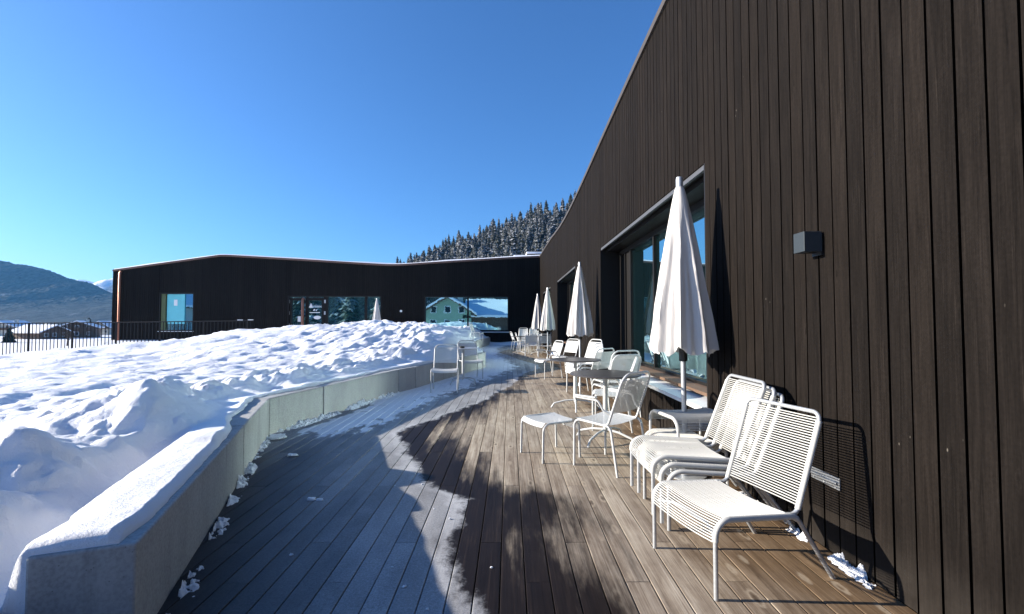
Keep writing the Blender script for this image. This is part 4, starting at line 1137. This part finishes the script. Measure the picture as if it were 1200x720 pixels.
make_house('chalet', 'brown chalet with snowy roof beside the dark conifer beyond the railing', (at(97,165),165,-4.0), R(35), 10,11,3.6,5.6, M['chalet'])
make_house('chalet', 'low house with wide snowy roof left of the brown chalet beyond the railing', (at(52,150),150,-4.1), R(80), 8,11,2.4,4.3, M['chalet'], 1)
make_house('chalet', 'grey chalet farthest left behind the railing bars', (at(16,185),185,-4.3), R(10), 11,11,4.0,6.0, M['plaster'])
make_house('chalet', 'small pale house peeking out at the corner of the black building', (at(131,200),200,-4.0), R(0), 8,9,3.4,5.6, M['plaster'])
# mirrored only: the houses behind the photographer
make_house('chalet', 'gabled chalet mirrored in the wide far window', (-10.6,-22,-.2), 0, 8,9,3.4,5.9, M['teal_plaster'])
make_house('chalet', 'long snowy roofed house mirrored in the right pane of the far window', (.5,-23,-.2), R(90), 9,15,2.9,5.4, M['chalet'], 1)
make_house('chalet', 'pale house mirrored in the square window of the far wing', (-59,-20,-.3), R(15), 11,11,4.6,7.6, M['plaster'])
# trees beyond the railing
def solo_conifer(label, loc, h, w, seed, m='spruce_dark'):
    q = conifer_mesh(seed, h, w); t = thing('conifer_tree', label, 'tree', loc)
    a = MB(); a.v = q.v; keep = [i for i, k in enumerate(q.m) if k == 0]
    a.f = [q.f[i] for i in keep]; a.a = [q.a[i] for i in keep]; a.m = [0]*len(keep); a.build('crown', M[m], t)
    b = MB(); b.tube([(0,0,-.5),(0,0,h*.9)], [.22,.03], 6); b.build('trunk', M['bark'], t); return t
solo_conifer('dark conifer standing behind the brown chalet beyond the railing', (at(107,190),190,-4.0), 7.6, 3.0, 31)
solo_conifer('dark young conifer at the left edge behind the railing bars', (at(15,120),120,-3.6), 3.6, 1.5, 32)
for i, (x,y,h) in enumerate(((-20,-19,9),(-24,-24,12),(-28,-20,10),(-31,-25,13),(-35,-21,11),(-39,-24,12),(-17,-30,13),(5,-36,13),(-4,-38,14))):
    o = protos[i % 9].copy(); COL.objects.link(o); o.location = (x,y,-.4); o.scale = (h/14,)*3; o.rotation_euler = (0,0,i)
    tag(o, 'dark spruce standing behind the photographer, mirrored in the entrance glass', 'tree', 'spruces mirrored in the windows')
def bare_tree(label, loc, h, seed):
    rs = random.Random(seed); t = thing('bare_tree', label, 'tree', loc); tr = MB(); cr = MB()
    tr.tube([(0,0,-.4),(.05,0,h*.3),(0,.05,h*.55)], [.16,.11,.07], 6)
    def br(p, d, l, r, n):
        q = p+d*l; cr.tube([p, (p+q)/2+Vector((rs.uniform(-.06,.06)*l,rs.uniform(-.06,.06)*l,0)), q], [r,r*.8,r*.55], 4, caps=False)
        if n:
            for _ in range(3):
                dd = (d+Vector((rs.uniform(-.75,.75),rs.uniform(-.75,.75),rs.uniform(-.15,.6)))).normalized(); br(q, dd, l*rs.uniform(.6,.8), r*.6, n-1)
    for k in range(6):
        a = k*1.05+rs.uniform(-.2,.2); br(Vector((0,0,h*rs.uniform(.25,.52))), Vector((math.cos(a)*.6,math.sin(a)*.6,.8)).normalized(), h*.2, .05, 3)
    tr.build('trunk', M['bark'], t); cr.build('crown', M['bark'], t)
bare_tree('leafless brown tree before the low chalets beyond the railing', (at(84,140),140,-3.8), 6.2, 4)
bare_tree('small leafless bush close behind the railing, before the brown chalet', (at(83,60),60,-1.6), 2.0, 9)

# ------------------------------------------------------------------ air, light, camera
mb = MB(); mb.box(-4300, 900, -300, 2760, -14, 268)
hz = mb.build('haze', None or M['gap']); hz.data.materials.clear()
m = bpy.data.materials.new('haze_air'); m.use_nodes = True; nt = m.node_tree; nt.nodes.remove(nt.nodes['Principled BSDF'])
pv = nt.nodes.new('ShaderNodeVolumePrincipled'); pv.inputs['Color'].default_value = (.17,.50,1,1); pv.inputs['Density'].default_value = .00009; pv.inputs['Anisotropy'].default_value = .2
L(nt, pv.outputs[0], nt.nodes['Material Output'].inputs['Volume']); hz.data.materials.append(m); setting(hz, 'stuff')

EL, AZ = math.atan(.325), R(270.0+2.5)     # compass style: 0 = +Y, 90 = +X
to_sun = Vector((math.sin(AZ)*math.cos(EL), math.cos(AZ)*math.cos(EL), math.sin(EL)))
sd = bpy.data.lights.new('sun', 'SUN'); sd.energy = 4.9; sd.angle = R(.53); sd.color = (1.0,.91,.78)
so = bpy.data.objects.new('sun', sd); COL.objects.link(so); so.rotation_euler = to_sun.to_track_quat('Z','Y').to_euler(); so.location = (-30,0,20)
w = bpy.data.worlds.new('World'); scene.world = w; w.use_nodes = True; nt = w.node_tree
sky = nt.nodes.new('ShaderNodeTexSky'); sky.sky_type = 'NISHITA'; sky.sun_disc = False
sky.sun_elevation = EL; sky.sun_rotation = AZ; sky.altitude = 1500; sky.air_density = 1.3; sky.dust_density = 2.5; sky.ozone_density = 9.3
bg = nt.nodes['Background']; bg.inputs['Strength'].default_value = .088; L(nt, sky.outputs[0], bg.inputs['Color'])

cam = bpy.data.cameras.new('camera'); cam.sensor_width = 36; cam.lens = 36*F/1200; cam.clip_start = .05; cam.clip_end = 12000
co = bpy.data.objects.new('camera', cam); COL.objects.link(co); co.location = (0,0,H)
pitch = math.atan((HY-360)/F); yaw = math.atan((600-CX)/F)
co.rotation_euler = (R(90)+pitch, 0, -yaw); scene.camera = co

vs = scene.view_settings; scene.display_settings.display_device = 'sRGB'
vs.view_transform = 'Standard'; vs.look = 'None'; vs.exposure = 1.4; vs.gamma = 1.0; vs.use_curve_mapping = False
cy = scene.cycles
cy.caustics_reflective = True; cy.caustics_refractive = False; cy.blur_glossy = .28
cy.max_bounces = 7; cy.diffuse_bounces = 3; cy.glossy_bounces = 4; cy.transparent_max_bounces = 16; cy.volume_bounces = 0
cy.sample_clamp_indirect = 60.0
